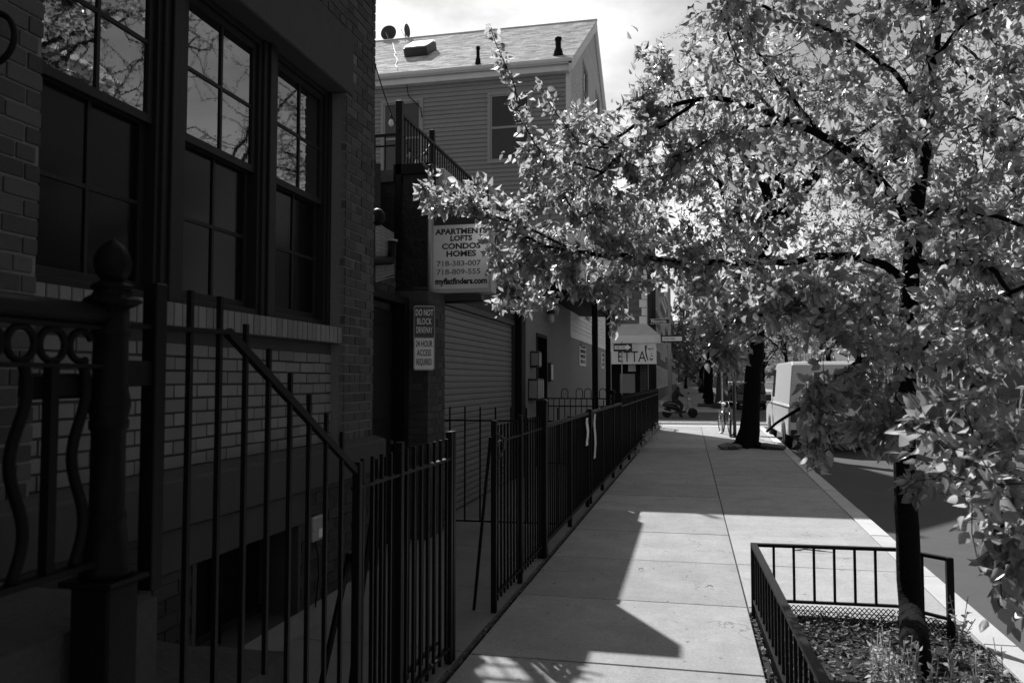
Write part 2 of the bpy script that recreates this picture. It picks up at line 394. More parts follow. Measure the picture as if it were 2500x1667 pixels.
kb = struct(MB().add([(kx(-8) - .01, -8, -.14), (kx(-8) + .26, -8, -.14), (kx(30.4) + .26, 30.4, -.14), (kx(30.4) - .01, 30.4, -.14)], [(0, 1, 2, 3)]).build('kerb', 'kerb_stone'))
y = -7.2
while y < 30.3:
    y1 = min(y + 1.85, 30.42); slab(kx(y) + .004, kx(y) + .21, kx(y1) + .004, kx(y1) + .21, y, y1, 'kerb_stone', kb, random.uniform(-.004, .004), .16, 'kerb_stone'); y = y1
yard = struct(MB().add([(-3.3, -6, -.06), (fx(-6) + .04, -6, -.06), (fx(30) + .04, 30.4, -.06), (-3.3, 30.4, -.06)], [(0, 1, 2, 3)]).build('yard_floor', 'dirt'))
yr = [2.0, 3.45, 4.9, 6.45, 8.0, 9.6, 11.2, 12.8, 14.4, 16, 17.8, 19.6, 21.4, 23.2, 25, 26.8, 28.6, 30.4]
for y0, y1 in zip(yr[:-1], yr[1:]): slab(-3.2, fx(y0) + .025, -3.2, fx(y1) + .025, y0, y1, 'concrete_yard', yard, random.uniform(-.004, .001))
# across the side street
fs = struct(MB().add([(-30, 46.2, -.03), (2.5, 46.2, -.03), (2.5, 200, -.03), (-30, 200, -.03)], [(0, 1, 2, 3)]).build('far_sidewalk', 'concrete'))
for k in range(7):
    for xa, xb in ((-2.6, -.5), (-.5, 1.2)): slab(xa, xb, xa, xb, 46.6 + 2.2 * k, 48.8 + 2.2 * k, 'concrete', fs, random.uniform(-.002, .002), .03)
slab(-30, 2.5, -30, 2.5, 46.2, 46.55, 'kerb_stone', fs, .002, .15, 'kerb_stone')
os_ = struct(MB().box(10.4, 14.2, -8, 30.2, -.2, 0).build('opposite_sidewalk', 'concrete'))
struct(MB().box(10.4, 14.2, 46.4, 200, -.2, 0).build('opposite_far_sidewalk', 'concrete'))
# ================================================================== brick building beside the camera
B = thing('brick_building', 'dark brick building with a tall three-part window over a stone plinth', 'building', (-2.7, 6.0, 0))
core = MB()
core.box(-9, -3.2, -8, 6.55, 0, 10)
core.box(-3.2, -2.709, 5.957, 6.545, 1.2, 10).box(-3.2, -2.709, -8, 2.85, 1.2, 10)
core.box(-3.2, -2.709, 2.85, 5.957, 4.5, 10)
panel_ = MB().box(-3.2, -2.819, 2.85, 5.957, 1.2, 1.985).build('panel_bed', 'mortar_pale', B)
MB().box(-3.2, -2.649, -8, 3.9, 0, .95).box(-3.2, -2.649, 5.13, 6.58, 0, .95).box(-3.2, -2.649, 3.9, 5.13, .72, .95).box(-3.2, -2.649, 3.9, 5.13, 0, .1).build('basement_wall', 'mortar_dark', B)
wall = core.build('wall', 'mortar', B)
cells = bricks(('x', -2.70), 5.957, 6.55, 1.205, 6.4, header_every=6)
cells += bricks(('x', -2.70), 1.3, 2.85, 1.205, 6.0, offset=1, header_every=6)
cells += bricks(('x', -2.70), 2.85, 5.957, 4.575, 6.6, header_every=6, holes=((2.6, 6.06, 4.0, 4.57),))
cells = [c for c in cells if not (c[0][2] > 4.02 and c[0][2] < 4.58 and 2.7 < c[0][1] < 6.06)]
n1 = lay(cells, 'brick', wall, 170)
pale = bricks(('x', -2.81), 2.9, 5.955, 1.208, 1.97, offset=1)
n2 = lay(pale, 'brick_pale', panel_, 130, rest='pale_brick_courses')
base = bricks(('x', -2.64), 2.2, 6.56, .03, .92, holes=((3.9, 5.13, .08, .7), (3.52, 5.25, .69, .95)))
lay(base, 'brick_dark', wall, 0, rest='basement_brick_courses')
mb = MB()
for i in range(42):
    y0 = 2.86 + i * .0738
    inst('sill_brick', block('brick_pale'), wall, (-2.785 + random.uniform(-.002, .002), y0 + .033, 2.055), (.12, .064, .128))
MB().box(-3.1, -2.80, 2.85, 5.957, 1.986, 2.115).build('sill_bed', 'mortar_pale', B)
MB().cbox(-3.1, -2.685, 2.62, 6.055, 4.04, 4.56, .01).build('lintel', 'stone', B)
MB().add([(-2.645, -4, .925), (-2.595, -4, .93), (-2.595, -4, 1.17), (-2.60, -4, 1.185), (-2.705, -4, 1.215), (-2.645, 6.61, .925), (-2.595, 6.61, .93), (-2.595, 6.61, 1.17), (-2.60, 6.61, 1.185), (-2.705, 6.61, 1.215)],
         [(0, 1, 6, 5), (1, 2, 7, 6), (2, 3, 8, 7), (3, 4, 9, 8), (5, 6, 7, 8, 9), (0, 4, 3, 2, 1), (0, 5, 9, 4)]).build('plinth_band', 'stone', B, .006)
MB().box(-3.0, -2.705, 2.85, 5.957, 1.19, 1.2035).build('plinth_ledge', 'stone', B)
MB().cbox(-2.9, -2.625, 3.55, 5.22, .70, .922, .006).build('basement_lintel', 'stone', B)
MB().add([(-2.66, 2.2, .0), (-2.55, 2.2, .0), (-2.6, 2.2, .07), (-2.64, 2.2, .1), (-2.66, 6.6, .0), (-2.55, 6.6, .0), (-2.6, 6.6, .07), (-2.64, 6.6, .1)], [(1, 2, 6, 5), (2, 3, 7, 6), (4, 5, 6, 7), (0, 3, 2, 1)]).build('footing', 'concrete_yard', B)
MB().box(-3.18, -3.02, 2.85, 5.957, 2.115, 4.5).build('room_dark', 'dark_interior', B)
def window_unit(y0, y1):
    f = MB()
    f.box(-2.99, -2.845, y0, y0 + .035, 2.125, 4.04).box(-2.99, -2.845, y1 - .035, y1, 2.125, 4.04)
    f.box(-2.99, -2.845, y0 + .035, y1 - .035, 2.125, 2.175).box(-2.99, -2.845, y0 + .035, y1 - .035, 3.995, 4.04)
    W = f.build('window', 'window_frame', B, .004)
    a, b = y0 + .037, y1 - .037; zm = 3.12
    for (nm, xf, za, zb, gl) in (('upper_sash', -2.868, zm - .02, 3.993, 'glass'), ('lower_sash', -2.912, 2.177, zm + .022, 'glass_screen')):
        s_ = MB(); t = .042
        s_.box(xf - .036, xf, a, a + t, za, zb).box(xf - .036, xf, b - t, b, za, zb).box(xf - .036, xf, a + t, b - t, za, za + .05).box(xf - .036, xf, a + t, b - t, zb - .045, zb)
        s_.build(nm, 'window_frame', W, .003)
        ym = (a + b) / 2; zmid = (za + zb) / 2
        MB().box(xf - .026, xf - .006, ym - .011, ym + .011, za + .05, zb - .045).build('muntin', 'window_frame', W)
        MB().box(xf - .025, xf - .007, a + t, ym - .011, zmid - .011, zmid + .011).box(xf - .025, xf - .007, ym + .011, b - t, zmid - .011, zmid + .011).build('muntin', 'window_frame', W)
        for (p, q) in ((a + t, ym - .011), (ym + .011, b - t)):
            for (r0, r1) in ((za + .05, zmid - .011), (zmid + .011, zb - .045)):
                tl = random.uniform(-.0012, .0012)
                MB().add([(xf - .016, p, r0), (xf - .016 + tl, q, r0), (xf - .016 + tl, q, r1), (xf - .016, p, r1), (xf - .02, p, r0), (xf - .02 + tl, q, r0), (xf - .02 + tl, q, r1), (xf - .02, p, r1)],
                         [(0, 1, 2, 3), (7, 6, 5, 4)]).build('pane', gl, W)
    return W
for (y0, y1) in ((2.93, 3.83), (4.02, 4.89), (5.07, 5.91)): window_unit(y0, y1)
for (y0, y1) in ((2.852, 2.93), (3.83, 4.02), (4.89, 5.07), (5.91, 5.955)):
    m_ = MB().box(-3.0, -2.825, y0, y1, 2.12, 4.04)
    if y1 - y0 > .1: m_.box(-2.825, -2.805, y0 + .05, y1 - .05, 2.12, 4.04)
    m_.build('mullion', 'window_frame', B, .006)
bw_ = MB().box(-2.96, -2.93, 3.9, 5.13, .1, .70).build('basement_window', 'dark_interior', B)
MB().box(-2.93, -2.636, 5.095, 5.133, .1, .70).build('reveal', 'stone', bw_); MB().box(-2.93, -2.636, 3.897, 3.93, .1, .70).build('reveal', 'stone', bw_)
for yy in (4.16, 4.42, 4.68, 4.94): MB().tube([(-2.80, yy, .1), (-2.80, yy, .70)], .009, 6).build('window_bar', 'iron', bw_)
MB().box(-2.93, -2.9, 3.9, 5.13, .1, .15).box(-2.93, -2.9, 4.49, 4.53, .15, .70).build('basement_frame', 'window_frame', bw_)
p0, p1 = atX(757, 1264, -2.625), atX(785, 1312, -2.625)
bx = thing('junction_box', 'small pale utility box fixed to the brick beside the basement window', 'utility box', (-2.62, p0.y, p1.z))
MB().cbox(-2.64, -2.60, p0.y, p1.y, p1.z, p0.z, .006).build('box', 'metal_grey', bx)
MB().box(-2.6, -2.597, p0.y + .09, p1.y - .01, p1.z + .02, p1.z + .08).build('label_plate', 'sign_white', bx)
MB().tube([(-2.615, p0.y + .06, p1.z), (-2.61, p0.y + .1, .45), (-2.618, p0.y + .13, .30), (-2.615, p0.y + .08, .08)], .005, 5).build('cable', 'iron', bx)
hk = MB().torus((-2.62, 2.52, 3.02), .10, .012, 'y', 20, 8, -1.3, 1.4).tube([(-2.72, 2.52, 3.10), (-2.60, 2.52, 3.12)], .012, 6)
tag(hk.build('wall_hook', 'iron', None), 'curved black iron hook fixed to the brick pier beside the window', 'hook')
# ================================================================== stoop and its iron rail
ST = thing('stoop', 'worn stone stoop with rough stepped blocks under the iron railing', 'steps', (-1.9, 1.6, 0))
def rough_block(x0, x1, y0, y1, z0, z1, name, n=7):
    vs = []; fs_ = []; nx, ny = 6, n
    for i in range(nx + 1):
        for j in range(ny + 1):
            e = .5 if i in (0, nx) or j in (0, ny) else 1
            vs.append((x0 + (x1 - x0) * i / nx, y0 + (y1 - y0) * j / ny, z1 - (.018 if e < 1 else 0) + random.uniform(-.007, .006)))
    fs_ = [(i * (ny + 1) + j, (i + 1) * (ny + 1) + j, (i + 1) * (ny + 1) + j + 1, i * (ny + 1) + j + 1) for i in range(nx) for j in range(ny)]
    b = MB().add(vs, fs_)
    rim = [j for j in range(ny + 1)] + [i * (ny + 1) + ny for i in range(1, nx + 1)] + [nx * (ny + 1) + j for j in range(ny - 1, -1, -1)] + [i * (ny + 1) for i in range(nx - 1, 0, -1)]
    o = len(b.v)
    b.v += [(vs[i][0], vs[i][1], z0) for i in rim]; k = len(rim)
    b.f += [(rim[i], rim[(i + 1) % k], o + (i + 1) % k, o + i) for i in range(k)]; b.sm += [False] * k
    return b.build(name, 'stone_dark', ST)
rough_block(-2.58, -1.50, -1.5, 2.05, .0, 1.10, 'landing', 10)
rough_block(-2.3, -1.47, 2.055, 2.78, .0, .70, 'step')
NX, NY = -1.42, 1.738
def nz_(yd): return HC + (874 - yd) * .0011
RL = thing('stoop_railing', 'ornate black cast iron stoop railing with rings, wavy bars and acorn newel', 'railing', (NX, NY, 1.1))
prof = [(.05, nz_(1318)), (.062, nz_(1312)), (.062, nz_(1296)), (.054, nz_(1285)), (.050, nz_(1240)), (.044, nz_(1195)), (.047, nz_(1188)), (.047, nz_(1178)), (.041, nz_(1172)), (.040, nz_(990)), (.046, nz_(984)), (.047, nz_(968)), (.043, nz_(962)), (.050, nz_(935)), (.050, nz_(925)), (.043, nz_(895)), (.045, nz_(888)), (.041, nz_(880)), (.041, nz_(780)), (.046, nz_(774)), (.046, nz_(764)), (.042, nz_(758)), (.042, nz_(702)), (.030, nz_(698))]
NW = MB().lathe(prof, (NX, NY, 0), 20, .03).build('newel_post', 'iron_cast', RL)
MB().lathe([(.03, nz_(712)), (.048, nz_(706)), (.064, nz_(697)), (.058, nz_(690)), (.044, nz_(682)), (.037, nz_(668)), (.046, nz_(664)), (.044, nz_(658)), (.03, nz_(652)), (.025, nz_(645))], (NX, NY, 0), 16, .16).build('leaf_collar', 'iron_cast', NW)
ac = [(.024, nz_(648)), (.036, nz_(634)), (.042, nz_(616)), (.0425, nz_(602)), (.039, nz_(588)), (.031, nz_(574)), (.020, nz_(563)), (.010, nz_(556)), (.002, nz_(551))]
MB().lathe(ac, (NX, NY, 0), 20, .075).build('finial', 'iron_cast', NW)
MB().cbox(NX - .075, NX + .075, NY - .075, NY + .07, nz_(1330), nz_(1317), .004).build('base_plate', 'iron_cast', NW)
MB().cbox(NX - .055, NX + .055, NY - .055, NY + .055, 0, nz_(1331), .006).build('pedestal', 'iron_cast', NW)
MB().tube([(NX, NY - .03, 1.86), (NX, .0, 1.86)], .027, 14).build('handrail', 'iron', RL)
MB().box(NX - .012, NX + .012, .0, NY - .036, 1.822, 1.832).build('rail_channel', 'iron', RL)
MB().box(NX - .014, NX + .014, .0, NY - .036, 1.728, 1.738).build('middle_rail', 'iron', RL)
MB().box(NX - .018, NX + .018, .0, NY - .05, 1.248, 1.262).build('bottom_rail', 'iron', RL)
for i in range(12):
    yy = 1.637 - i * .0885
    if i == 0: MB().torus((NX, yy, 1.780), .036, .0085, 'x', 22, 8, -.2 + R(35), R(300)).build('ring', 'iron_cast', RL)
    else: MB().torus((NX, yy, 1.780), .0375, .0085, 'x', 22, 8).build('ring', 'iron_cast', RL)
    if i % 2 == 0:
        pts = [(NX, yy + .021 * math.sin(t * 2 * math.pi * 1.5 + .4), 1.738 - t * .478) for t in np.linspace(0, 1, 22)]
        MB().tube(pts, .0125, 8).build('wavy_baluster', 'iron_cast', RL)
    else: MB().bar((NX, yy, 1.738), (NX, yy, 1.255), .024).build('baluster', 'iron_cast', RL)
MB().cbox(NX - .05, NX - .012, 1.50, 1.69, 1.655, 1.715, .008).build('lock_box', 'iron', RL)
# sloping rail that drops to the yard gate
XF = -1.42
def yF(u): return atX(u, 929, XF).y
def zF(u, v): return atX(u, v, XF).z
SR = thing('sloping_railing', 'black iron railing whose top rail slopes down from the newel', 'railing', (XF, 2.3, 0))
yp = yF(375)
MB().cbox(XF - .023, XF + .023, yp - .023, yp + .023, 1.14, zF(375, 692), .003).build('post', 'iron', SR)
MB().box(XF - .012, XF + .012, NY + .04, yp - .022, 1.685, 1.75).build('bracket', 'iron', SR)
MB().box(XF - .010, XF + .010, NY + .03, yp - .022, 1.835, 1.847).build('tie_bar', 'iron', SR)
yb, zb_ = yF(557), zF(557, 811); ye, ze = yF(872), zF(872, 1150)
MB().bar((XF, yp + .02, 1.842), (XF, yb, zb_), .028, .014).bar((XF, yb - .006, zb_), (XF, ye, ze), .028, .022, (1, 0, 0)).build('top_rail', 'iron', SR)
for i, (u, v) in enumerate(((463, 708), (535.5, 723), (600, 791), (657, 851), (710, 910), (757, 962), (799, 1008), (837, 1053))):
    yy = yF(u); zt = zF(u, v); zlow = .70 if i < 4 else .02
    MB().bar((XF - .002, yy, zlow), (XF - .002, yy, zt), .0155).build('bar', 'iron', SR)
MB().cbox(XF - .018, XF + .018, ye - .004, ye + .032, 0, zF(877, 1126), .003).build('end_post', 'iron', SR)
MB().bar((XF - .03, ye + .01, .95), (XF - .30, ye + .16, .0), .02).build('brace', 'iron', SR)
# fence pieces along the yards
def picket_run(y0, y1, zt, zr, root, xo=0., step=.105, w=.0155, zlow=.06, tips=None, xf_=fx, rails=(None,)):
    n = max(2, int(round((y1 - y0) / step))); me = None
    hh = zt - zlow
    me = MB().bar((0, 0, 0), (0, 0, 1), w).mesh('bar', 'iron')
    for i in range(n + 1):
        yy = y0 + (y1 - y0) * i / n
        inst('bar', me, root, (xf_(yy) + xo, yy, zlow), (1, 1, hh))
        if tips: inst('spear_tip', tips, root, (xf_(yy) + xo, yy, zt))
YG0, YG1 = ye + .03, 4.70
NF = thing('short_fence', 'short black iron fence piece of upright bars beside the open gate', 'fence', (fx(4), 4.0, 0))
picket_run(YG0 + .09, YG1 - .09, 1.345, 0, NF, 0, .112, .0165, .04)
MB().bar((fx(YG0), YG0, 1.222), (fx(YG1), YG1, 1.222), .03, .014).build('top_rail', 'iron', NF)
MB().bar((fx(YG0), YG0, .10), (fx(YG1), YG1, .10), .03, .014).build('bottom_rail', 'iron', NF)
for yy in (3.84, YG1 - .03, YG1 + .025): MB().cbox(fx(yy) - .02, fx(yy) + .02, yy - .02, yy + .02, 0, 1.385, .003).build('post', 'iron', NF)
GL = thing('gate_leaf', 'open black iron gate leaf folded back behind the short fence', 'gate', (fx(4) - .09, 4.0, 0))
picket_run(3.72, 4.62, 1.31, 0, GL, -.075, .118, .0155, .08)
MB().bar((fx(3.7) - .075, 3.68, 1.20), (fx(4.66) - .075, 4.66, 1.20), .024, .014).build('top_rail', 'iron', GL)
MB().bar((fx(3.7) - .075, 3.68, .12), (fx(4.66) - .075, 4.66, .12), .024, .014).build('bottom_rail', 'iron', GL)
MB().bar((fx(4) - .1, 3.75, 1.1), (fx(4) - .32, 3.95, .0), .018).build('drop_rod', 'iron', GL)
SF = thing('yard_fence', 'black iron fence piece between the open gate and the square capped post', 'fence', (fx(6.7), 6.7, 0))
picket_run(5.86, 7.48, 1.36, 0, SF, 0, .108, .0155, .06)
for yy in (5.75, 6.62): MB().cbox(fx(yy) - .02, fx(yy) + .02, yy - .02, yy + .02, 0, 1.40, .003).build('post', 'iron', SF)
MB().bar((fx(5.77), 5.77, 1.235), (fx(7.52), 7.52, 1.235), .03, .014).build('top_rail', 'iron', SF)
MB().bar((fx(5.77), 5.77, .12), (fx(7.52), 7.52, .12), .03, .014).build('bottom_rail', 'iron', SF)
MB().bar((fx(5.75) - .02, 5.72, 1.28), (fx(5.75) - .16, 5.78, .0), .02).build('drop_rod', 'iron', SF)
MB().tube([(fx(5.8) + .0, 5.80, 1.30), (fx(5.8) + .05, 5.86, 1.26), (fx(5.8) + .03, 5.93, 1.18), (fx(5.8), 5.88, 1.10), (fx(5.8) - .02, 5.82, 1.15), (fx(5.8) + .02, 5.8, 1.24)], .011, 6).build('chain', 'metal_dark', SF)
PO = thing('gate_post', 'thick square black iron post with a pointed cap in the fence', 'post', (fx(7.6), 7.6, 0))
MB().cbox(fx(7.6) - .046, fx(7.6) + .046, 7.555, 7.647, 0, 1.475, .005).build('shaft', 'iron', PO)
MB().add([(fx(7.6) + a * .052, 7.601 + b * .052, 1.475) for a, b in ((-1, -1), (1, -1), (1, 1), (-1, 1))] + [(fx(7.6) + a * .052, 7.601 + b * .052, 1.492) for a, b in ((-1, -1), (1, -1), (1, 1), (-1, 1))] + [(fx(7.6) + a * .034, 7.601 + b * .034, 1.515) for a, b in ((-1, -1), (1, -1), (1, 1), (-1, 1))],
         [(3, 2, 1, 0), (8, 9, 10, 11)] + [(a + i, a + (i + 1) % 4, a + 4 + (i + 1) % 4, a + 4 + i) for a in (0, 4) for i in range(4)]).build('cap', 'iron', PO)
MF = thing('long_fence', 'long black iron fence with flat top rail running beside the pavement', 'fence', (fx(12), 12, 0))
picket_run(7.78, 15.3, 1.235, 0, MF, 0, .118, .0155, .13)
MB().bar((fx(7.66), 7.66, 1.245), (fx(15.4), 15.4, 1.245), .05, .035).build('top_rail', 'iron', MF)
MB().bar((fx(7.66), 7.66, .125), (fx(15.4), 15.4, .125), .045, .03).build('bottom_rail', 'iron', MF)
for yy in (7.72, 9.25, 10.75, 11.02, 12.4, 14.0, 15.36): MB().cbox(fx(yy) - .025, fx(yy) + .025, yy - .022, yy + .022, 0, 1.275 if yy not in (14.0,) else 1.45, .003).build('post', 'iron', MF)
MB().ball((fx(14.0), 14.0, 1.48), .05).build('post_knob', 'iron', MF)
MB().cbox(fx(10.9) - .02, fx(10.9) + .05, 10.79, 10.98, 1.05, 1.30, .01).build('gate_lock', 'iron_cast', MF)
tipm = MB().lathe([(.008, -.02), (.018, .0), (.02, .02), (.012, .05), (.001, .085)], (0, 0, 0), 6).mesh('spear_tip', 'iron')
FF = thing('spear_fence', 'black iron fence with spear tips at the end of the block', 'fence', (fx(22), 22, 0))
picket_run(15.5, 29.0, 1.32, 0, FF, 0, .13, .017, .1, tipm)
for zz in (1.19, .15): MB().bar((fx(15.4), 15.4, zz), (fx(29.1), 29.1, zz), .04, .022).build('rail', 'iron', FF)
for yy in np.linspace(17.2, 29.1, 8): MB().cbox(fx(yy) - .028, fx(yy) + .028, yy - .028, yy + .028, 0, 1.36, .003).build('post', 'iron', FF)
# fence across the yard, facing the camera
CF = thing('cross_fence', 'low black iron fence of thin bars across the yard before the shutter', 'fence', (-2.1, 8.8, 0))
xs = [-2.86 + .178 * i for i in range(9)]
me_ = MB().bar((0, 0, 0), (0, 0, 1), .016).mesh('bar', 'iron')
for x_ in xs: inst('bar', me_, CF, (x_, 8.8 + .04 * (x_ + 2.8), .10), (1, 1, 1.29 + random.uniform(-.006, .006)))
MB().cbox(-3.06 + .12, -2.90, 8.77, 8.81, 0, 1.40, .003).build('post', 'iron', CF)
for zz in (1.235, .10): MB().bar((-2.92, 8.795, zz), (fx(8.85), 8.86, zz), .018, .018).build('rail', 'iron', CF)
# hooped rail farther in
HF = thing('hooped_railing', 'low black railing topped with round hoops in front of the stucco wall', 'railing', (-2.1, 15, 0))
me2 = MB().bar((0, 0, 0), (0, 0, 1), .014).mesh('bar', 'iron')
for i in range(13): inst('bar', me2, HF, (-2.72 + i * .105, 15.0, .1), (1, 1, 1.24))
for zz in (1.345, 1.20, .12): MB().bar((-2.75, 15.0, zz), (fx(15), 15.0, zz), .02, .022).build('rail', 'iron', HF)
for x_ in (-2.30, -2.02, -1.86, -1.58): MB().torus((x_, 15.0, 1.47), .062, .0075, 'y', 14, 6, 0, math.pi).bar((x_ - .062, 15, 1.34), (x_ - .062, 15, 1.47), .014).bar((x_ + .062, 15, 1.34), (x_ + .062, 15, 1.47), .014).build('hoop', 'iron', HF)
for x_ in (-2.76, -1.75): MB().cbox(x_ - .02, x_ + .02, 14.98, 15.02, 0, 1.40, .003).build('post', 'iron', HF)
# paper notices tied to the fence
for (yy, z0, z1, nm, lb) in ((10.45, .84, 1.20, 'notice', 'torn pale paper notice tied to the black fence beside the gate lock'), (11.22, .60, 1.22, 'notice', 'long pale notice board strip hung on the black fence')):
    t = thing(nm, lb, 'notice', (fx(yy), yy, z0))
    X0 = fx(yy) + .034
    n_ = 6; v_ = []
    for i in range(n_ + 1):
        for s_ in (-.11, .11): v_.append((X0 + .008 * math.sin(i * 1.3 + yy) + .012, yy + s_ + random.uniform(-.01, .01), z0 + (z1 - z0) * i / n_))
    f_ = [(2 * i, 2 * i + 1, 2 * i + 3, 2 * i + 2) for i in range(n_)]
    m_ = MB().add(v_, f_); m_.add([(a - .003, b, c) for a, b, c in v_], [f[::-1] for f in f_]); m_.build('sheet', 'paper', t)
    MB().tube([(X0, yy, z1 - .01), (X0 - .03, yy, z1 + .02)], .004, 5).build('tie', 'metal_dark', t)

# grit lying in the groove between yard and pavement
gr = MB()
for _ in range(1500):
    y_ = 3 + 26 * random.random() ** 1.6; x_ = gx(y_) - .005 + random.gauss(0, .022); r_ = random.uniform(.003, .011); z_ = random.uniform(-.012, .004)
    gr.add([(x_ - r_, y_, z_), (x_ + r_ * .6, y_ - r_ * .8, z_), (x_ + r_ * .5, y_ + r_, z_), (x_, y_, z_ + r_ * .7)], [(0, 1, 3), (1, 2, 3), (2, 0, 3)])
gro = stuff(gr.build('groove_grit', 'mulch', fix=False)); gro['label'] = 'fine grit and dirt in the groove along the fence'; gro['category'] = 'grit'
# ================================================================== garage with roller shutter and roof deck
XG = -2.92
GA = thing('garage', 'low garage with a wide ribbed roller shutter and a roof deck', 'garage', (XG, 11, 0))
gw = MB()
gw.box(-13, -3.25, 8.75, 14.1, 0, 4.02).box(-13, -3.6, 8.15, 8.75, 0, 4.02).box(-3.6, -3.25, 8.16, 8.75, 0, 2.66)
gw.box(-3.25, XG, 8.80, 14.1, 2.66, 4.1).box(-3.25, XG, 13.32, 14.1, 0, 2.66).box(-3.25, XG - .008, 8.75, 8.80, 0, 4.1)
gwall = gw.build('wall', 'tarp', GA)
MB().box(-3.25, -2.735, 8.158, 8.742, 0, 2.66).build('pier', 'mortar_dark', GA)
pier = bricks(('x', -2.728), 8.15, 8.75, .02, 2.64, ch=.0785) + [c for c in bricks(('y', 8.15), -3.0, -2.73, .02, 2.64, ch=.0785, depth=.03)]
lay(pier, 'brick_dark', gwall, 110)
SH = MB().box(-3.10, -2.985, 8.80, 13.32, 0, 2.66).build('shutter', 'metal_dark', GA)
sp = .0825
for i in range(32):
    z0 = .02 + i * sp; a, b = 8.815, 13.305
    MB().add([(-2.985, a, z0 + .007), (-2.960, a, z0 + .008), (-2.957, a, z0 + sp * .5), (-2.960, a, z0 + sp - .003), (-2.985, a, z0 + sp - .002)] + [(-2.985, b, z0 + .007), (-2.960, b, z0 + .008), (-2.957, b, z0 + sp * .5), (-2.960, b, z0 + sp - .003), (-2.985, b, z0 + sp - .002)],
             [(0, 1, 6, 5), (1, 2, 7, 6), (2, 3, 8, 7), (3, 4, 9, 8), (4, 3, 2, 1, 0), (5, 6, 7, 8, 9)]).build('slat', 'shutter', SH)
MB().cbox(-2.97, -2.90, 8.79, 13.33, 2.62, 2.70, .006).build('shutter_hood', 'metal_dark', GA)
MB().box(-2.99, -2.915, 13.31, 13.38, 0, 2.62).build('guide_rail', 'metal_dark', GA)
MB().cbox(-2.93, -2.80, 13.40, 13.62, 0, 3.2, .01).cbox(-2.93, -2.86, 13.80, 14.05, 0, 3.4, .01).build('dark_column', 'black_paint', GA)
MB().tube([(-2.86, 13.71, 0), (-2.86, 13.71, 3.3)], .035, 10).build('downpipe', 'metal_dark', GA)
MB().box(-3.36, -2.895, 8.72, 14.12, 4.1, 4.22).build('deck_edge', 'black_paint', GA)
MB().box(-13, -3.61, 8.12, 14.12, 4.02, 4.16).box(-3.61, -3.36, 8.72, 14.12, 4.02, 4.16).build('deck_floor', 'wood', GA)
MB().add([(-3.26, 8.0855, 3.02), (-9, 8.0855, 3.02), (-9, 8.0855, 4.02), (-3.26, 8.0855, 4.06), (-3.26, 8.10, 3.05), (-6, 8.06, 3.0), (-9, 8.1, 3.02)], [(0, 1, 2, 3), (4, 5, 6)]).build('tarp_skirt', 'tarp', GA)
# deck railing
DR = thing('deck_railing', 'black metal railing with thin bars along the garage roof deck', 'railing', (-3.3, 11, 4.2))
m_b = MB().bar((0, 0, 0), (0, 0, 1), .016).mesh('bar', 'iron')
nb = 58
for i in range(nb): inst('bar', m_b, DR, (-3.3, 8.84 + i * .106, 4.27), (1, 1, .56))
MB().bar((-3.3, 8.76, 4.845), (-3.3, 15.0, 4.845), .04, .03).build('top_rail', 'iron', DR)
MB().bar((-3.3, 8.76, 4.27), (-3.3, 15.0, 4.27), .03, .03).build('bottom_rail', 'iron', DR)
MB().cbox(-3.34, -3.26, 8.72, 8.80, 3.0, 4.985, .006).build('corner_post', 'iron', DR)
MB().cbox(-3.94, -3.86, 11.76, 11.84, 4.18, 5.62, .006).build('post', 'iron', DR)
MB().cbox(-3.33, -3.27, 14.97, 15.03, 3.5, 4.9, .004).build('end_post', 'iron', DR)
MB().bar((-3.34, 8.76, 4.585), (-5.2, 8.76, 4.585), .035, .03).bar((-3.34, 8.9, 4.50), (-5.2, 8.9, 4.50), .02, .02).build('side_rail', 'iron', DR)
for i in range(10): inst('bar', m_b, DR, (-3.48 - i * .13, 8.76, 3.6), (1, 1, .98))
tp = MB(); gridn = 8; vs = []
for i in range(gridn + 1):
    for j in range(gridn + 1):
        u_, v_ = i / gridn, j / gridn
        vs.append((-3.62 - 1.6 * u_, 8.86 + .05 * math.sin(u_ * 9 + v_ * 5), 3.55 + v_ * (.98 - .30 * abs(u_ - .1) * 1.6) + .02 * math.sin(7 * u_)))
tp.add(vs, [(i * (gridn + 1) + j, (i + 1) * (gridn + 1) + j, (i + 1) * (gridn + 1) + j + 1, i * (gridn + 1) + j + 1) for i in range(gridn) for j in range(gridn)], True)
tag(tp.build('black_tarp', 'tarp'), 'black tarp hung behind the deck rail beside the brick corner', 'tarp')
# string lights from the brick corner to the deck
def sag(p, q, s, n=10): return [Vector(p).lerp(Vector(q), t) - Vector((0, 0, s * 4 * t * (1 - t))) for t in np.linspace(0, 1, n)]
SL = thing('string_lights', 'string of clear light bulbs slung from the brick corner to the deck', 'string lights', (-3.2, 8, 4.6))
q0 = atD(905, 120, 7.0); q1 = Vector((-3.3, 8.74, 4.62))
ln = sag(q0, q1, .06) ; MB().tube(ln, .006, 5).build('cable', 'black_paint', SL)
ln2 = sag((-3.3, 8.78, 4.66), (-3.9, 11.76, 5.45), .28, 14); MB().tube(ln2, .006, 5).build('cable', 'black_paint', SL)
def bulb(p):
    p = Vector(p); s_ = MB().lathe([(.012, -.005), (.016, -.02), (.016, -.055), (.012, -.06)], p, 10).build('socket', 'plastic_dark', SL)
    MB().lathe([(.011, -.06), (.022, -.085), (.028, -.105), (.024, -.125), (.010, -.14), (.002, -.143)], p, 12).build('bulb', 'lamp_glass', SL)
bulb(ln[6]); bulb(ln[1])
for k in (3, 6, 10): bulb(ln2[k])
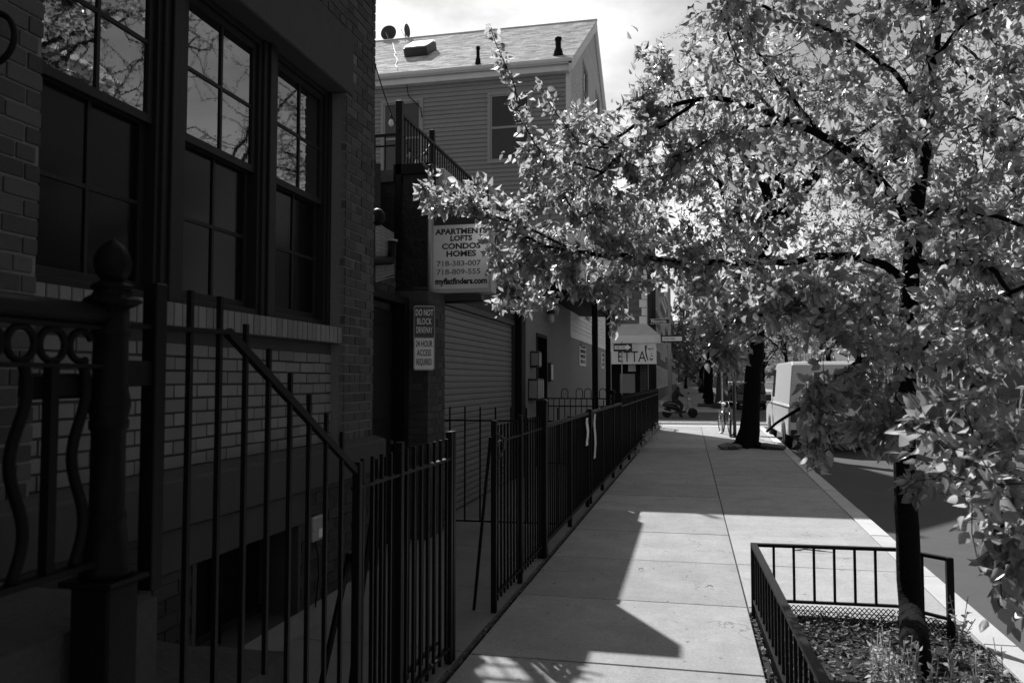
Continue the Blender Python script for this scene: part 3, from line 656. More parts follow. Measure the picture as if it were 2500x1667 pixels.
# ---------------------------------------------------------------- passage wall, pipes
PW = thing('passage_wall', 'dark brick wall with a black door between the brick building and garage', 'wall', (-3.1, 7.3, 0))
pw = MB().box(-3.4, -3.1, 6.62, 8.12, 0, 3.02).build('wall', 'brick_dark', PW)
lay([c for c in bricks(('x', -3.09), 6.64, 8.12, 2.46, 3.0, depth=.03)], 'brick_dark', pw, 60)
dm = MB().cbox(-3.1, -3.06, 6.72, 7.95, 0, 2.42, .006).build('door', 'black_paint', PW)
MB().cbox(-3.06, -3.045, 6.85, 7.82, 1.3, 2.25, .006).build('door_panel', 'black_paint', dm)
MB().cbox(-3.06, -3.045, 6.85, 7.82, .2, 1.15, .006).build('door_panel', 'black_paint', dm)
MB().ball((-3.03, 7.85, 1.05), .03).build('door_knob', 'metal_dark', dm)
MB().box(-3.1, -2.93, 6.62, 6.70, 0, 2.5).box(-3.1, -2.93, 7.98, 8.10, 0, 2.5).box(-3.1, -2.93, 6.62, 8.10, 2.5, 2.58).build('door_frame', 'black_paint', PW)
a_ = atX(915, 690, -2.96); 
VP_ = thing('vent_pipe', 'black elbow pipe and perforated guard beside the brick corner', 'pipe', (-2.96, a_.y, 2.7))
w0, w1, w2 = atX(912, 638, -2.96), atX(953, 636, -2.96), atX(957, 590, -2.96)
MB().tube([w0 + Vector((-.1, -.3, 0)), w0, w1, w1 + Vector((0, .03, .03)), w2], .045, 12).build('pipe', 'iron', VP_)
MB().tube([w2, w2 + Vector((0, 0, .02))], .058, 12).build('pipe_rim', 'metal_grey', VP_)
MB().ball(atX(922, 530, -2.96), .075, .075, .085).build('ball_cap', 'iron', VP_)
gm = MB()
for i in range(15):
    A = atX(918 + i * 3.0, 540 + i * 2.2, -2.99); Bq = atX(918 + i * 3.0, 690 - i * 1.6, -2.99); gm.bar(A, Bq, .010, .004, (1, 0, 0))
for j in range(16):
    A = atX(918, 545 + j * 9.5, -2.992); Bq = atX(962, 570 + j * 7, -2.992); gm.bar(A, Bq, .004, .010, (1, 0, 0))
gm.build('perforated_guard', 'metal_grey', VP_)
# ---------------------------------------------------------------- blade sign
SG = thing('projecting_sign', 'boxed two-tone sign listing apartments and phone numbers above the shutter', 'sign', (-2.5, 8.8, 2.7))
x0, x1, y0, y1, z0, z1 = -2.90, -2.165, 8.68, 8.92, 2.69, 3.89
MB().box(x0, x0 + .012, y0 + .03, y1 - .03, z0, z1).box(x1 - .012, x1, y0 + .03, y1 - .03, z0, z1).box(x0 + .012, x1 - .012, y0 + .03, y1 - .03, z0, z0 + .012).box(x0 + .012, x1 - .012, y0 + .03, y1 - .03, z1 - .012, z1).build('sign_case', 'sign_frame', SG)
fr = MB(); t = .05
for yy in (y0, y1 - .03):
    fr.box(x0, x0 + t, yy, yy + .03, z0, z1).box(x1 - t * .6, x1, yy, yy + .03, z0, z1).box(x0 + t, x1 - t * .6, yy, yy + .03, z0, z0 + .045).box(x0 + t, x1 - t * .6, yy, yy + .03, z1 - .04, z1)
fr.build('frame', 'sign_frame', SG)
zt = z0 + .045 + .735
fa = MB().add([(x0 + t, y0 + .012, z0 + .045), (x1 - t * .6, y0 + .012, z0 + .045), (x1 - t * .6, y0 + .012, zt), (x0 + t, y0 + .012, zt)], [(0, 1, 2, 3)]).build('white_panel', 'sign_translucent', SG)
MB().add([(x0 + t, y1 - .012, z0 + .045), (x1 - t * .6, y1 - .012, z0 + .045), (x1 - t * .6, y1 - .012, zt), (x0 + t, y1 - .012, zt)], [(3, 2, 1, 0)]).build('rear_white_panel', 'sign_translucent', SG)
MB().box(x0 + t, x1 - t * .6, y1 - .019, y1 - .012, zt, z1 - .04).build('rear_black_panel', 'sign_black', SG)
fb = MB().box(x0 + t, x1 - t * .6, y0 + .012, y0 + .019, zt, z1 - .04).build('black_panel', 'sign_black', SG)
xc = (x0 + t + x1 - t * .6) / 2; yt = y0 + .0105
pz = lambda yr: z1 - (yr - 285) * .001414
def line(s_, yr, h, m, sx=1., bold=.0035, x=None, al='CENTER'): return text(s_, h, m, (xc if x is None else x, yt, pz(yr)), FACE_CAM, fa, 'lettering', al, .001, bold, sx)
line('APARTMENTS', 657, .088, 'sign_black', 1.12); line('LOFTS', 712, .082, 'sign_black', 1.12)
line('CONDOS', 777, .088, 'sign_black', 1.2); line('HOMES', 839, .090, 'sign_black', 1.2)
line('718-383-007', 916, .085, 'sign_grey', 1.2, .002, x0 + .085, 'LEFT'); line('718-809-555', 984, .085, 'sign_grey', 1.2, .002, x0 + .085, 'LEFT')
line('myflatfinders.com', 1062, .093, 'sign_black', .92, .0045)
text('S', .12, 'sign_grey', (x1 - .095, yt, pz(432)), FACE_CAM, fb, 'lettering', 'LEFT', .001, .0, 1.1)
MB().tube([(-2.93, 8.86, 2.60), (-2.30, 8.86, 2.60)], .018, 8).build('support_arm', 'metal_dark', SG)
MB().box(-2.95, -2.3, 8.76, 8.90, 2.61, 2.672).build('support_channel', 'metal_dark', SG)
WS = thing('wall_sign', 'long weathered sign box fixed along the garage front above the shutter', 'sign', (-2.93, 11, 3.3))
MB().cbox(-3.04 + .125, -2.82, 9.0, 13.6, 3.25, 4.22, .006).build('box', 'sign_frame', WS)
MB().box(-2.82, -2.815, 9.12, 13.48, 3.34, 4.10).build('panel', 'sign_grey', WS)
MB().cbox(-3.06, -2.915, 8.985, 9.06, 3.25, 4.25, .006).build('end_cap', 'sign_frame', WS)
PL = thing('sign_pole', 'slim pale pole standing beside the projecting sign at the brick pier', 'pole', (-2.80, 8.42, 0))
MB().tube([(-2.80, 8.42, 2.6), (-2.80, 8.42, 4.0)], .028, 10).build('pole', 'metal_grey', PL)
MB().box(-3.0, -2.78, 8.40, 8.44, 2.7, 2.73).box(-3.0, -2.78, 8.40, 8.44, 3.7, 3.73).build('bracket', 'metal_dark', PL)
hl = MB().tube([(-2.80, 8.42, 4.0), (-2.84, 8.42, 4.10), (-2.78, 8.42, 4.10)], .014, 6).tube([(-2.80, 8.42, 3.98), (-2.9, 8.42, 4.14)], .014, 6).tube([(-2.80, 8.42, 3.95), (-2.66, 8.40, 4.0)], .012, 6); hl.build('spike_cluster', 'metal_dark', PL)
# driveway plate on the pier
DS = thing('driveway_sign', 'metal driveway plate reading do not block, bolted to the brick pier', 'sign', (-2.8, 8.085, 1.85))
e0, e1 = atY(1015.5, 905, 8.085), atY(1055, 905, 8.085); hz0, hz1 = atY(1035, 904, 8.085).z, atY(1035, 746, 8.085).z
cx_, w_ = (e0.x + e1.x) / 2, (e1.x - e0.x); h_ = hz1 - hz0; ang = R(22)
W_ = w_ / math.cos(ang) * 1.15
def rr(w, h, r=.02, n=5):
    pts = []
    for (sx_, sy_, a0) in ((1, 1, 0), (-1, 1, 90), (-1, -1, 180), (1, -1, 270)):
        for i in range(n): a = R(a0 + 90 * i / (n - 1)); pts.append((sx_ * (w / 2 - r) + r * math.cos(a), sy_ * (h / 2 - r) + r * math.sin(a)))
    return pts
def plate(name, w, h, off, m, cz, r=.02, parent=DS):
    me = MB().prism([(p[0], 0, p[1]) for p in rr(w, h, r)], (0, .004, 0)).build(name, m, None)
    me.location = (cx_ + math.sin(ang) * off, 8.085 - math.cos(ang) * off, cz); me.rotation_euler = (0, 0, ang); adopt(me, parent); return me
zc = (hz0 + hz1) / 2
plate('plate', W_, h_, .0, 'metal_grey', zc, .025)
up_ = plate('upper_field', W_ * .93, h_ * .47, .004, 'sign_red', zc + h_ * .245, .018); lo_ = plate('lower_field', W_ * .90, h_ * .475, .004, 'sign_white', zc - h_ * .243, .018)
def dtext(s_, z, m, size, sx=.62): 
    o = 0.0065
    return text(s_, size, m, (cx_ + math.sin(ang) * o, 8.085 - math.cos(ang) * o, z), (R(90), 0, ang), DS, 'lettering', 'CENTER', .0008, .001, sx)
sz = h_ * .135
for i, s_ in enumerate(('DO NOT', 'BLOCK', 'DRIVEWAY')): dtext(s_, zc + h_ * (.345 - .135 * i), 'sign_white', sz, [.50, .52, .37][i])
for i, s_ in enumerate(('24 HOUR', 'ACCESS', 'REQUIRED')): dtext(s_, zc - h_ * (.135 + .14 * i), 'sign_black', sz, [.46, .46, .38][i])
MB().tube([(cx_, 8.0855, zc), (cx_, 8.16, zc)], .012, 6).build('bolt_bracket', 'metal_dark', DS)
# ================================================================== stucco annex with canopy
AN = thing('stucco_annex', 'single-storey stucco annex with a dark canopy between garage and house', 'building', (XG, 17, 0))
an = MB().box(-13, XG, 14.11, 15.35, 0, 3.3).box(-13, XG, 16.55, 20.0, 0, 3.9).box(-13, XG, 15.35, 16.55, 2.62, 3.9).box(-13, -3.15, 15.35, 16.55, 0, 2.62)
an.build('wall', 'stucco', AN)
d_ = MB().cbox(-3.12, -3.06, 15.40, 16.50, 0, 2.55, .008).build('door', 'black_paint', AN)
MB().cbox(-3.06, -3.045, 15.5, 15.9, .3, 2.3, .008).build('door_panel', 'black_paint', d_); MB().cbox(-3.06, -3.045, 16.0, 16.4, .3, 2.3, .008).build('door_panel', 'black_paint', d_)
MB().box(-3.13, -2.905, 15.35, 15.40, 0, 2.62).box(-3.13, -2.905, 16.50, 16.55, 0, 2.62).box(-3.13, -2.905, 15.40, 16.50, 2.555, 2.62).build('door_frame', 'black_paint', AN)
CN = MB().add([(-2.915, 15.9, 3.45), (-1.85, 15.9, 3.40), (-1.85, 15.9, 3.52), (-2.915, 15.9, 3.86), (-2.915, 21.9, 3.45), (-1.85, 21.9, 3.40), (-1.85, 21.9, 3.52), (-2.915, 21.9, 3.86)], [(0, 1, 2, 3), (7, 6, 5, 4), (0, 4, 5, 1), (1, 5, 6, 2), (2, 6, 7, 3), (3, 7, 4, 0)]).build('canopy', 'black_paint', AN)
for yy in (17.0, 19.85): MB().cbox(-2.01, -1.89, yy - .06, yy + .06, 0, 3.40, .008).build('canopy_post', 'black_paint', AN)
MB().box(-2.0, -1.93, 15.95, 21.85, 3.28, 3.395).build('canopy_beam', 'black_paint', AN)
for (ya, yb_, za, zb2, dep, lb, n_) in ((14.75, 15.05, 1.93, 2.24, .16, 'grey electric meter box on the stucco wall above the mailboxes', 'meter_box'), (14.55, 15.2, 1.32, 1.72, .18, 'row of dark mailboxes on the stucco wall beside the black door', 'mailbox_row')):
    t_ = thing(n_, lb, 'box', (XG, ya, za)); bo = MB().cbox(XG, XG + dep, ya, yb_, za, zb2, .008).build('body', 'metal_dark', t_)
    k_ = 1 if n_ == 'meter_box' else 3
    for j in range(k_): MB().cbox(XG + dep, XG + dep + .01, ya + .03 + j * (yb_ - ya) / k_, ya - .02 + (j + 1) * (yb_ - ya) / k_, za + .03, zb2 - .03, .003).build('lid', 'metal_grey', bo)
    MB().cbox(XG + .02, XG + dep - .01, ya - .012, ya, za + .04, zb2 - .04, .003).build('side_plate', 'metal_grey', bo)
t_ = thing('number_plaque', 'narrow pale number plaque on the stucco wall beside the black door', 'plaque', (XG, 16.75, 1.7))
MB().cbox(XG, XG + .07, 16.68, 16.95, 1.66, 2.06, .005).build('backing', 'metal_dark', t_); MB().cbox(XG + .07, XG + .078, 16.71, 16.92, 1.7, 2.02, .003).build('face', 'sign_white', t_)
lp = atX(1346, 773, XG + .1)
WL = thing('wall_lamp', 'small jar lamp on the stucco wall above the black door', 'lamp', (XG, lp.y, lp.z))
MB().tube([(XG, lp.y, lp.z + .08), (XG + .1, lp.y, lp.z + .12)], .02, 8).lathe([(.075, .05), (.08, .07), (.06, .12), (.03, .13)], (XG + .1, lp.y, lp.z), 14).build('cap', 'metal_dark', WL)
MB().lathe([(.02, -.13), (.06, -.12), (.065, .0), (.06, .05)], (XG + .1, lp.y, lp.z), 14).build('jar', 'lamp_glass', WL)
# ================================================================== clapboard house
HS = thing('clapboard_house', 'tall clapboard house with shingle gable roof behind the garage', 'house', (-6, 25, 0))
YH0, YH1, XH = 20.02, 31.0, XG; ZE = 9.80; YR = 25.51; MS = (13.42 - 9.90) / (YR - 19.8)
hb = MB().box(-16, XH - .03, YH0 + .03, YH1, 0, ZE)
hb.prism([(XH - .03, YH0 + .03, ZE), (XH - .03, YH1, ZE), (XH - .03, YR, ZE + (YR - YH0) * MS - .1)], (-13.0, 0, 0))
hw = hb.build('wall', 'siding', HS)
MB().box(-3.3, XH - .004, YH0 + .0, YH1, 0, 2.78).build('ground_floor_stucco', 'stucco', HS)
bs = .118
wins = [(-5.02, -3.98, 7.42, 9.16), (-8.0, -6.95, 7.2, 9.16)]
z = 3.92
while z < ZE - .22:
    segs = [(-13.5, XH - .09)]
    for (a, b, c, d) in wins:
        if z + bs > c - .07 and z < d + .07:
            segs = [s2 for (p, q) in segs for s2 in (((p, a - .07), (b + .07, q)) if p < a and q > b else ((p, q),))]
    for (p, q) in segs:
        zt_ = min(z + bs + .012, ZE - .2)
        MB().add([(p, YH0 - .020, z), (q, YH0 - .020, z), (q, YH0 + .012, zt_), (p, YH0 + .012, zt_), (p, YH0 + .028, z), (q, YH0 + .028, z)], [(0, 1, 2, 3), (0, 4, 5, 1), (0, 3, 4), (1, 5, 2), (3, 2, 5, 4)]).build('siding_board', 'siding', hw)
    z += bs
z = 2.86
fwins = [(22.7, 23.6, 9.45, 10.9), (26.0, 26.9, 9.9, 11.2), (23.0, 23.9, 6.2, 7.8), (26.5, 27.4, 6.2, 7.8), (23.0, 23.9, 3.6, 5.0)]
while z < 13.0:
    ya = YH0 + .09 if z < ZE - .1 else YH0 + (z - ZE) / MS + .25; yb2 = YH1 - .1 if z < ZE - .1 else YR + (YR - ya)
    segs = [(ya, yb2)]
    for (a, b, c, d) in fwins:
        if z + bs > c - .06 and z < d + .06: segs = [s2 for (p, q) in segs for s2 in (((p, a - .06), (b + .06, q)) if p < a and q > b else ((p, q),))]
    for (p, q) in segs:
        if q - p < .1: continue
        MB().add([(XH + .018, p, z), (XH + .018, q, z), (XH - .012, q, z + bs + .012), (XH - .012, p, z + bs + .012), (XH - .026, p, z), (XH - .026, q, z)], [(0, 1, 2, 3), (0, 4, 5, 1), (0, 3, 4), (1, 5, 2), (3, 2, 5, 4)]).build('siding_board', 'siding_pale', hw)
    z += bs
MB().cbox(XH - .10, XH + .012, YH0 - .012, YH0 + .09, 2.8, ZE - .1, .006).build('corner_board', 'trim', HS)
MB().box(XH - .025, XH + .02, YH0 + .0, YH1, 2.775, 2.858).build('base_trim', 'trim', HS)
# roof with rows of shingles
def rz(y): return 9.90 + (y - 19.8) * MS
ro = MB().prism([(XH + .10, 19.72, rz(19.72)), (XH + .10, YR, rz(YR)), (XH + .10, 2 * YR - 19.72, rz(19.72)), (XH + .10, 2 * YR - 19.72, rz(19.72) - .12), (XH + .10, YR, rz(YR) - .14), (XH + .10, 19.72, rz(19.72) - .12)], (-13.2, 0, 0)).build('roof', 'roof', HS)
mat('shingle', .66, .9, .2, island=.42, noise=((40, .25), (1.0, .12)))
sh = MB(); yy = 19.70; row = 0
L_ = 1 / math.sqrt(1 + MS * MS)
while yy < YR - .06:
    x_ = XH + .11 - (.15 if row % 2 else 0) * 1.0
    x_ = XH + .12
    first = True
    while x_ > -12.5:
        wd = .30 if not first or row % 2 == 0 else .15; first = False
        dz = random.uniform(.0, .004); y2 = min(yy + .135, YR)
        sh.add([(x_, yy, rz(yy) + .014 + dz), (x_ - wd + .006, yy, rz(yy) + .014 + dz), (x_ - wd + .006, y2, rz(y2) + .003), (x_, y2, rz(y2) + .003), (x_, yy, rz(yy) - .004), (x_ - wd + .006, yy, rz(yy) - .004)], [(0, 3, 2, 1), (0, 1, 5, 4)])
        x_ -= wd
    yy += .125; row += 1
stuff(sh.build('shingle_courses', 'shingle', ro, fix=False))
MB().tube([(XH + .12, YR, rz(YR) + .01), (-13, YR, rz(YR) + .01)], .045, 6).build('ridge_cap', 'roof', ro)
MB().prism([(XH + .02, 19.72, rz(19.72) - .30), (XH + .02, YR, rz(YR) - .32), (XH + .02, YR, rz(YR) - .05), (XH + .02, 19.72, rz(19.72) - .02)], (.09, 0, 0)).build('rake_board', 'trim', ro)
MB().prism([(XH + .02, 2 * YR - 19.72, rz(19.72) - .30), (XH + .02, YR, rz(YR) - .33), (XH + .02, YR, rz(YR) - .05), (XH + .02, 2 * YR - 19.72, rz(19.72) - .02)], (.085, 0, 0)).build('rake_board', 'trim', ro)
MB().box(-13.3, XH + .02, 19.80, 20.02, ZE - .22, ZE - .02).build('frieze_board', 'trim', HS)
gt = [(0, .0), (-.10, .005), (-.12, .05), (-.12, .10), (-.11, .10), (-.105, .055), (-.09, .02), (0, .015)]
MB().prism([(XH + .1, 19.80 + a, ZE - .03 + b) for a, b in gt], (-13.3, 0, 0)).build('gutter', 'trim', HS)
def hwin(p0, p1, z0_, z1_, face):
    t_ = .075; 
    def bx_(a, b, c, d, e0_, e1_, m): return m.box(a, b, YH0 - e1_, YH0 - e0_, c, d) if face == 'y' else m.box(XH + e0_, XH + e1_, a, b, c, d)
    f = MB(); e = .035
    bx_(p0 - t_, p0, z0_ - t_, z1_ + t_, -.03, e, f); bx_(p1, p1 + t_, z0_ - t_, z1_ + t_, -.03, e, f); bx_(p0, p1, z1_, z1_ + t_, -.03, e, f); bx_(p0, p1, z0_ - t_, z0_, -.03, e + .015, f)
    W = f.build('window', 'trim_grey', HS); zm = (z0_ + z1_) / 2
    s_ = MB(); bx_(p0, p0 + .045, z0_, z1_, -.03, .012, s_); bx_(p1 - .045, p1, z0_, z1_, -.03, .012, s_); bx_(p0 + .045, p1 - .045, zm - .03, zm + .03, -.03, .012, s_); bx_(p0 + .045, p1 - .045, z1_ - .04, z1_, -.03, .012, s_); bx_(p0 + .045, p1 - .045, z0_, z0_ + .045, -.03, .012, s_)
    s_.build('sash', 'trim_grey', W)
    for (c, d) in ((z0_ + .045, zm - .03), (zm + .03, z1_ - .04)):
        g_ = MB(); bx_(p0 + .045, p1 - .045, c, d, -.028, -.012, g_); g_.build('pane', 'glass_far', W)
for (a, b, c, d) in wins: hwin(a, b, c, d, 'y')
for (a, b, c, d) in fwins: hwin(a, b, c, d, 'x')
for (u, v0, v1) in ((1421, 843, 890),):
    A, B_ = atX(1414, v0, XH), atX(1429, v1, XH)
    W = MB().box(XH - .02, XH + .02, A.y, B_.y, B_.z - .05, A.z).build('vent_window', 'trim', HS)
    for j in range(4): MB().box(XH + .02, XH + .024, A.y + .12, B_.y - .12, B_.z + .02 + j * .14, B_.z + .13 + j * .14).build('pane', 'glass_far', W)
A, B_ = atX(1468, 860, XH), atX(1474, 896, XH)
W = MB().box(XH - .02, XH + .02, A.y, B_.y, B_.z - .05, A.z).build('vent_window', 'trim', HS)
for j in range(3): MB().box(XH + .02, XH + .024, A.y + .12, B_.y - .12, B_.z + .02 + j * .16, B_.z + .15 + j * .16).build('pane', 'glass_far', W)
def onroof(u, v):
    d = ray(u, v); C0 = _C; k = (9.90 + (0 - 19.8) * MS - C0[2]) / (d[2] - MS * d[1]); return Vector(C0 + d * k)
# skylight
c0 = onroof(1028, 132); sk = MB(); n_ = Vector((0, -MS * L_, L_)); tdir = Vector((0, L_, MS * L_))
def rbox(c, w, l, h0, h1, m):
    xs_ = (-w / 2, w / 2); P_ = []
    for hh in (h0, h1):
        for (i, j) in ((0, 0), (1, 0), (1, 1), (0, 1)): P_.append(c + Vector((xs_[i], 0, 0)) + tdir * (-l / 2 if j == 0 else l / 2) + n_ * hh)
    return m.add(P_, [(3, 2, 1, 0), (4, 5, 6, 7)] + [(i, (i + 1) % 4, 4 + (i + 1) % 4, 4 + i) for i in range(4)])
SK = rbox(c0, .72, 1.0, -.02, .26, MB()).build('skylight', 'metal_dark', ro)
rbox(c0, .66, .94, .262, .30, MB()).build('dome', 'sign_white', SK)
for (u, vb, vt, rr_) in ((1167, 158, 114, .045), (1363, 136, 92, .075)):
    b0 = onroof(u, vb); h_p = (vb - vt) / FPX * proj(b0)[2]
    V = MB().lathe([(rr_ * 2.0, -.10), (rr_ * 1.5, .12), (rr_ * 1.05, .2), (rr_, .22), (rr_, h_p - .08), (rr_ * 1.25, h_p - .07), (rr_ * 1.25, h_p)], b0, 14).build('vent_stack', 'iron', ro)
wire = [onroof(850 + a / 3.336, b / 3.336) + n_ * .03 for a, b in ((325, 292), (335, 320), (358, 350), (370, 375), (375, 410), (388, 440), (378, 460), (402, 492), (398, 520), (385, 538), (400, 560), (404, 582))]
tag(MB().tube(wire, .010, 5).build('roof_cable', 'trim'), 'pale wavy cable running down the shingle roof from the satellite dish', 'cable')
e_ = wire[-1]; dw = [e_, atY(850 + 440 / 3.336, 620 / 3.336, 19.78), atY(850 + 478 / 3.336, 700 / 3.336, 19.9), atY(850 + 490 / 3.336, 780 / 3.336, 19.95), atY(850 + 540 / 3.336, 830 / 3.336, 19.95), atY(850 + 590 / 3.336, 880 / 3.336, 19.95), atY(850 + 602 / 3.336, 960 / 3.336, 19.95)]
tag(MB().tube(dw, .012, 5).build('drop_cable', 'black_paint'), 'thin dark cable hanging down the clapboard wall from the gutter', 'cable')
# satellite dishes on the ridge
for (u, v, rx, ry, lb) in ((951, 84, 20, 18, 'round dark satellite dish facing the street on the roof ridge'), (988, 76, 4.5, 16, 'satellite dish seen edge-on on the roof ridge')):
    c = atY(u, v, YR + .3); r_ = (20 if rx > 10 else 17) / FPX * proj(c)[2]
    D_ = thing('satellite_dish', lb, 'satellite dish', (c.x, c.y, c.z - r_))
    az = 0 if rx > 10 else R(87); vs = []; nn = 22; rings = [0, .4, .75, 1.0]
    for q in rings:
        for k in range(nn):
            a = 2 * math.pi * k / nn; lx, lz, ly = r_ * q * math.cos(a), r_ * q * math.sin(a) * .95, -.10 * q * q
            vs.append((c.x + lx * math.cos(az) - ly * math.sin(az), c.y + lx * math.sin(az) + ly * math.cos(az), c.z + lz))
    fs_ = [(i * nn + k, i * nn + (k + 1) % nn, (i + 1) * nn + (k + 1) % nn, (i + 1) * nn + k) for i in range(len(rings) - 1) for k in range(nn)]
    dd_ = MB().add(vs, fs_, True).build('dish', 'metal_dark', D_); md = dd_.modifiers.new('s', 'SOLIDIFY'); md.thickness = .015
    MB().tube([(c.x, c.y + .02, c.z - .05), (c.x, c.y + .25, c.z - .35), (c.x, c.y + .2, rz(YR) - .2)], .025, 6).build('mast', 'metal_grey', D_)
    MB().tube([(c.x, c.y - .02, c.z - r_ * .85), (c.x, c.y - .35, c.z - .1)], .012, 6).build('feed_arm', 'metal_grey', D_)
# ================================================================== trees
class Tree:
    def __init__(s): s.P = []; s.par = []; s.mr = []; s.limb = []
    def polyline(s, pts, r0, r1, step=.12, wob=.012):
        pts = [np.array(p, float) for p in pts]
        par = -1
        if s.P:
            A = np.array(s.P); par = int(np.argmin(((A - pts[0]) ** 2).sum(1)))
        seg = [np.linalg.norm(b - a) for a, b in zip(pts[:-1], pts[1:])]; tot = sum(seg); n = max(3, int(tot / step))
        cum = np.concatenate([[0], np.cumsum(seg)])
        for i in range(n + 1):
            t = tot * i / n; k = min(int(np.searchsorted(cum, t, 'right') - 1), len(seg) - 1); f = (t - cum[k]) / max(seg[k], 1e-6)
            # catmull-rom for a smooth limb
            p0, p1, p2, p3 = pts[max(k - 1, 0)], pts[k], pts[k + 1], pts[min(k + 2, len(pts) - 1)]
            q = .5 * ((2 * p1) + (-p0 + p2) * f + (2 * p0 - 5 * p1 + 4 * p2 - p3) * f * f + (-p0 + 3 * p1 - 3 * p2 + p3) * f ** 3)
            if 0 < i < n: q = q + rng.normal(0, wob, 3)
            s.P.append(q); s.par.append(par); s.mr.append(r0 + (r1 - r0) * i / n); s.limb.append(True); par = len(s.P) - 1
    def grow(s, T, step=.11, bend=.12, sagf=.03, tip=.0022):
        T = np.array(T); A = np.array(s.P)
        d0 = np.array([((A - t) ** 2).sum(1).min() for t in T]); order = np.argsort(d0); tips = []; which = []
        buf = np.zeros((len(A) + len(T) * 30 + 4000, 3)); buf[:len(A)] = A; n = len(A)
        for ti in order:
            t = T[ti]; d2 = ((buf[:n] - t) ** 2).sum(1); a = int(np.argmin(d2)); p = buf[a]; L = math.sqrt(d2[a])
            k = max(2, int(L / step)); off = rng.normal(0, 1, 3); ax = (t - p) / max(L, 1e-6); off -= ax * off.dot(ax); off *= bend * L / max(np.linalg.norm(off), 1e-6)
            par = a; ids = []
            for i in range(1, k + 1):
                f = i / k; q = p + (t - p) * f + off * math.sin(math.pi * f) - np.array([0, 0, sagf * L * f * f])
                if n >= len(buf): buf = np.vstack([buf, np.zeros((4000, 3))])
                buf[n] = q; s.P.append(q); s.par.append(par); s.mr.append(0); s.limb.append(False); par = n; ids.append(n); n += 1
            tips.append(ids); which.append(int(ti))
        s.tips = tips; s.which = which; s.tip = tip; return s
    def radii(s, e=2.4):
        n = len(s.P); acc = np.zeros(n); has = np.zeros(n, bool)
        for i in range(n - 1, -1, -1):
            if acc[i] == 0: acc[i] = s.tip ** e
            if s.par[i] >= 0: acc[s.par[i]] += acc[i]
        r = acc ** (1 / e); s.r = np.maximum(r, np.array(s.mr))
        for i in range(n):
            if s.limb[i] and s.mr[i] > 0: s.r[i] = min(s.r[i], s.mr[i] * 1.25)
            elif s.par[i] >= 0: s.r[i] = min(s.r[i], s.r[s.par[i]] * .92)
        return s
    def meshes(s, thr):
        n = len(s.P); ch = [[] for _ in range(n)]
        for i in range(n):
            if s.par[i] >= 0: ch[s.par[i]].append(i)
        big, small = MB(), MB(); stack = [(0, None)]
        while stack:
            i, pre = stack.pop(); chain = ([pre] if pre is not None else []) + [i]
            while ch[i]:
                c = sorted(ch[i], key=lambda k: (s.limb[k] and s.limb[i], s.r[k]), reverse=True)
                for k in c[1:]: stack.append((k, i))
                i = c[0]; chain.append(i)
            if len(chain) < 2: continue
            rs = [s.r[k] for k in chain]
            if pre is not None: rs[0] = rs[1]
            R_ = max(rs); ns = 14 if R_ > .05 else 8 if R_ > .02 else 5 if R_ > .006 else 3
            (big if R_ > thr else small).tube([s.P[k] for k in chain], rs, ns, cap=False)
        return big, small
def in_poly(x, y, poly):
    c = False; j = len(poly) - 1
    for i in range(len(poly)):
        xi, yi = poly[i]; xj, yj = poly[j]
        if (yi > y) != (yj > y) and x < (xj - xi) * (y - yi) / (yj - yi) + xi: c = not c
        j = i
    return c
def sample_poly(poly, n, d0, d1):
    xs_ = [p[0] for p in poly]; ys_ = [p[1] for p in poly]; out = []
    while len(out) < n:
        x = random.uniform(min(xs_), max(xs_)); y = random.uniform(min(ys_), max(ys_))
        if in_poly(x, y, poly): out.append(np.array(atD(x * KD, y * KD, random.uniform(d0, d1))))
    return out
LT = np.array([[0, 0, 0], [0, .40, 0], [0, .72, 0], [0, 1.03, 0], [-.24, .13, 1], [-.37, .40, 1], [-.21, .74, .7], [.24, .13, 1], [.37, .40, 1], [.21, .74, .7]])
LF = [(0, 1, 5, 4), (1, 2, 6, 5), (2, 3, 6), (0, 7, 8, 1), (1, 8, 9, 2), (2, 9, 3)]
def leaf_verts(pos, axis, side, length, fold, curl, width=1.):
    """(N,10,3)"""
    axis = axis / np.linalg.norm(axis, axis=1, keepdims=True); side = side - axis * (side * axis).sum(1, keepdims=True); side /= np.linalg.norm(side, axis=1, keepdims=True)
    nrm = np.cross(side, axis); N = len(pos)
    x = LT[None, :, 0] * (1 - .25 * np.abs(fold[:, None])) * width; y = np.broadcast_to(LT[None, :, 1], (N, 10)); z = LT[None, :, 2] * np.abs(LT[None, :, 0]) * fold[:, None] - curl[:, None] * y ** 2
    v = x[..., None] * side[:, None] + y[..., None] * axis[:, None] + z[..., None] * nrm[:, None]
    return pos[:, None] + v * length[:, None, None]
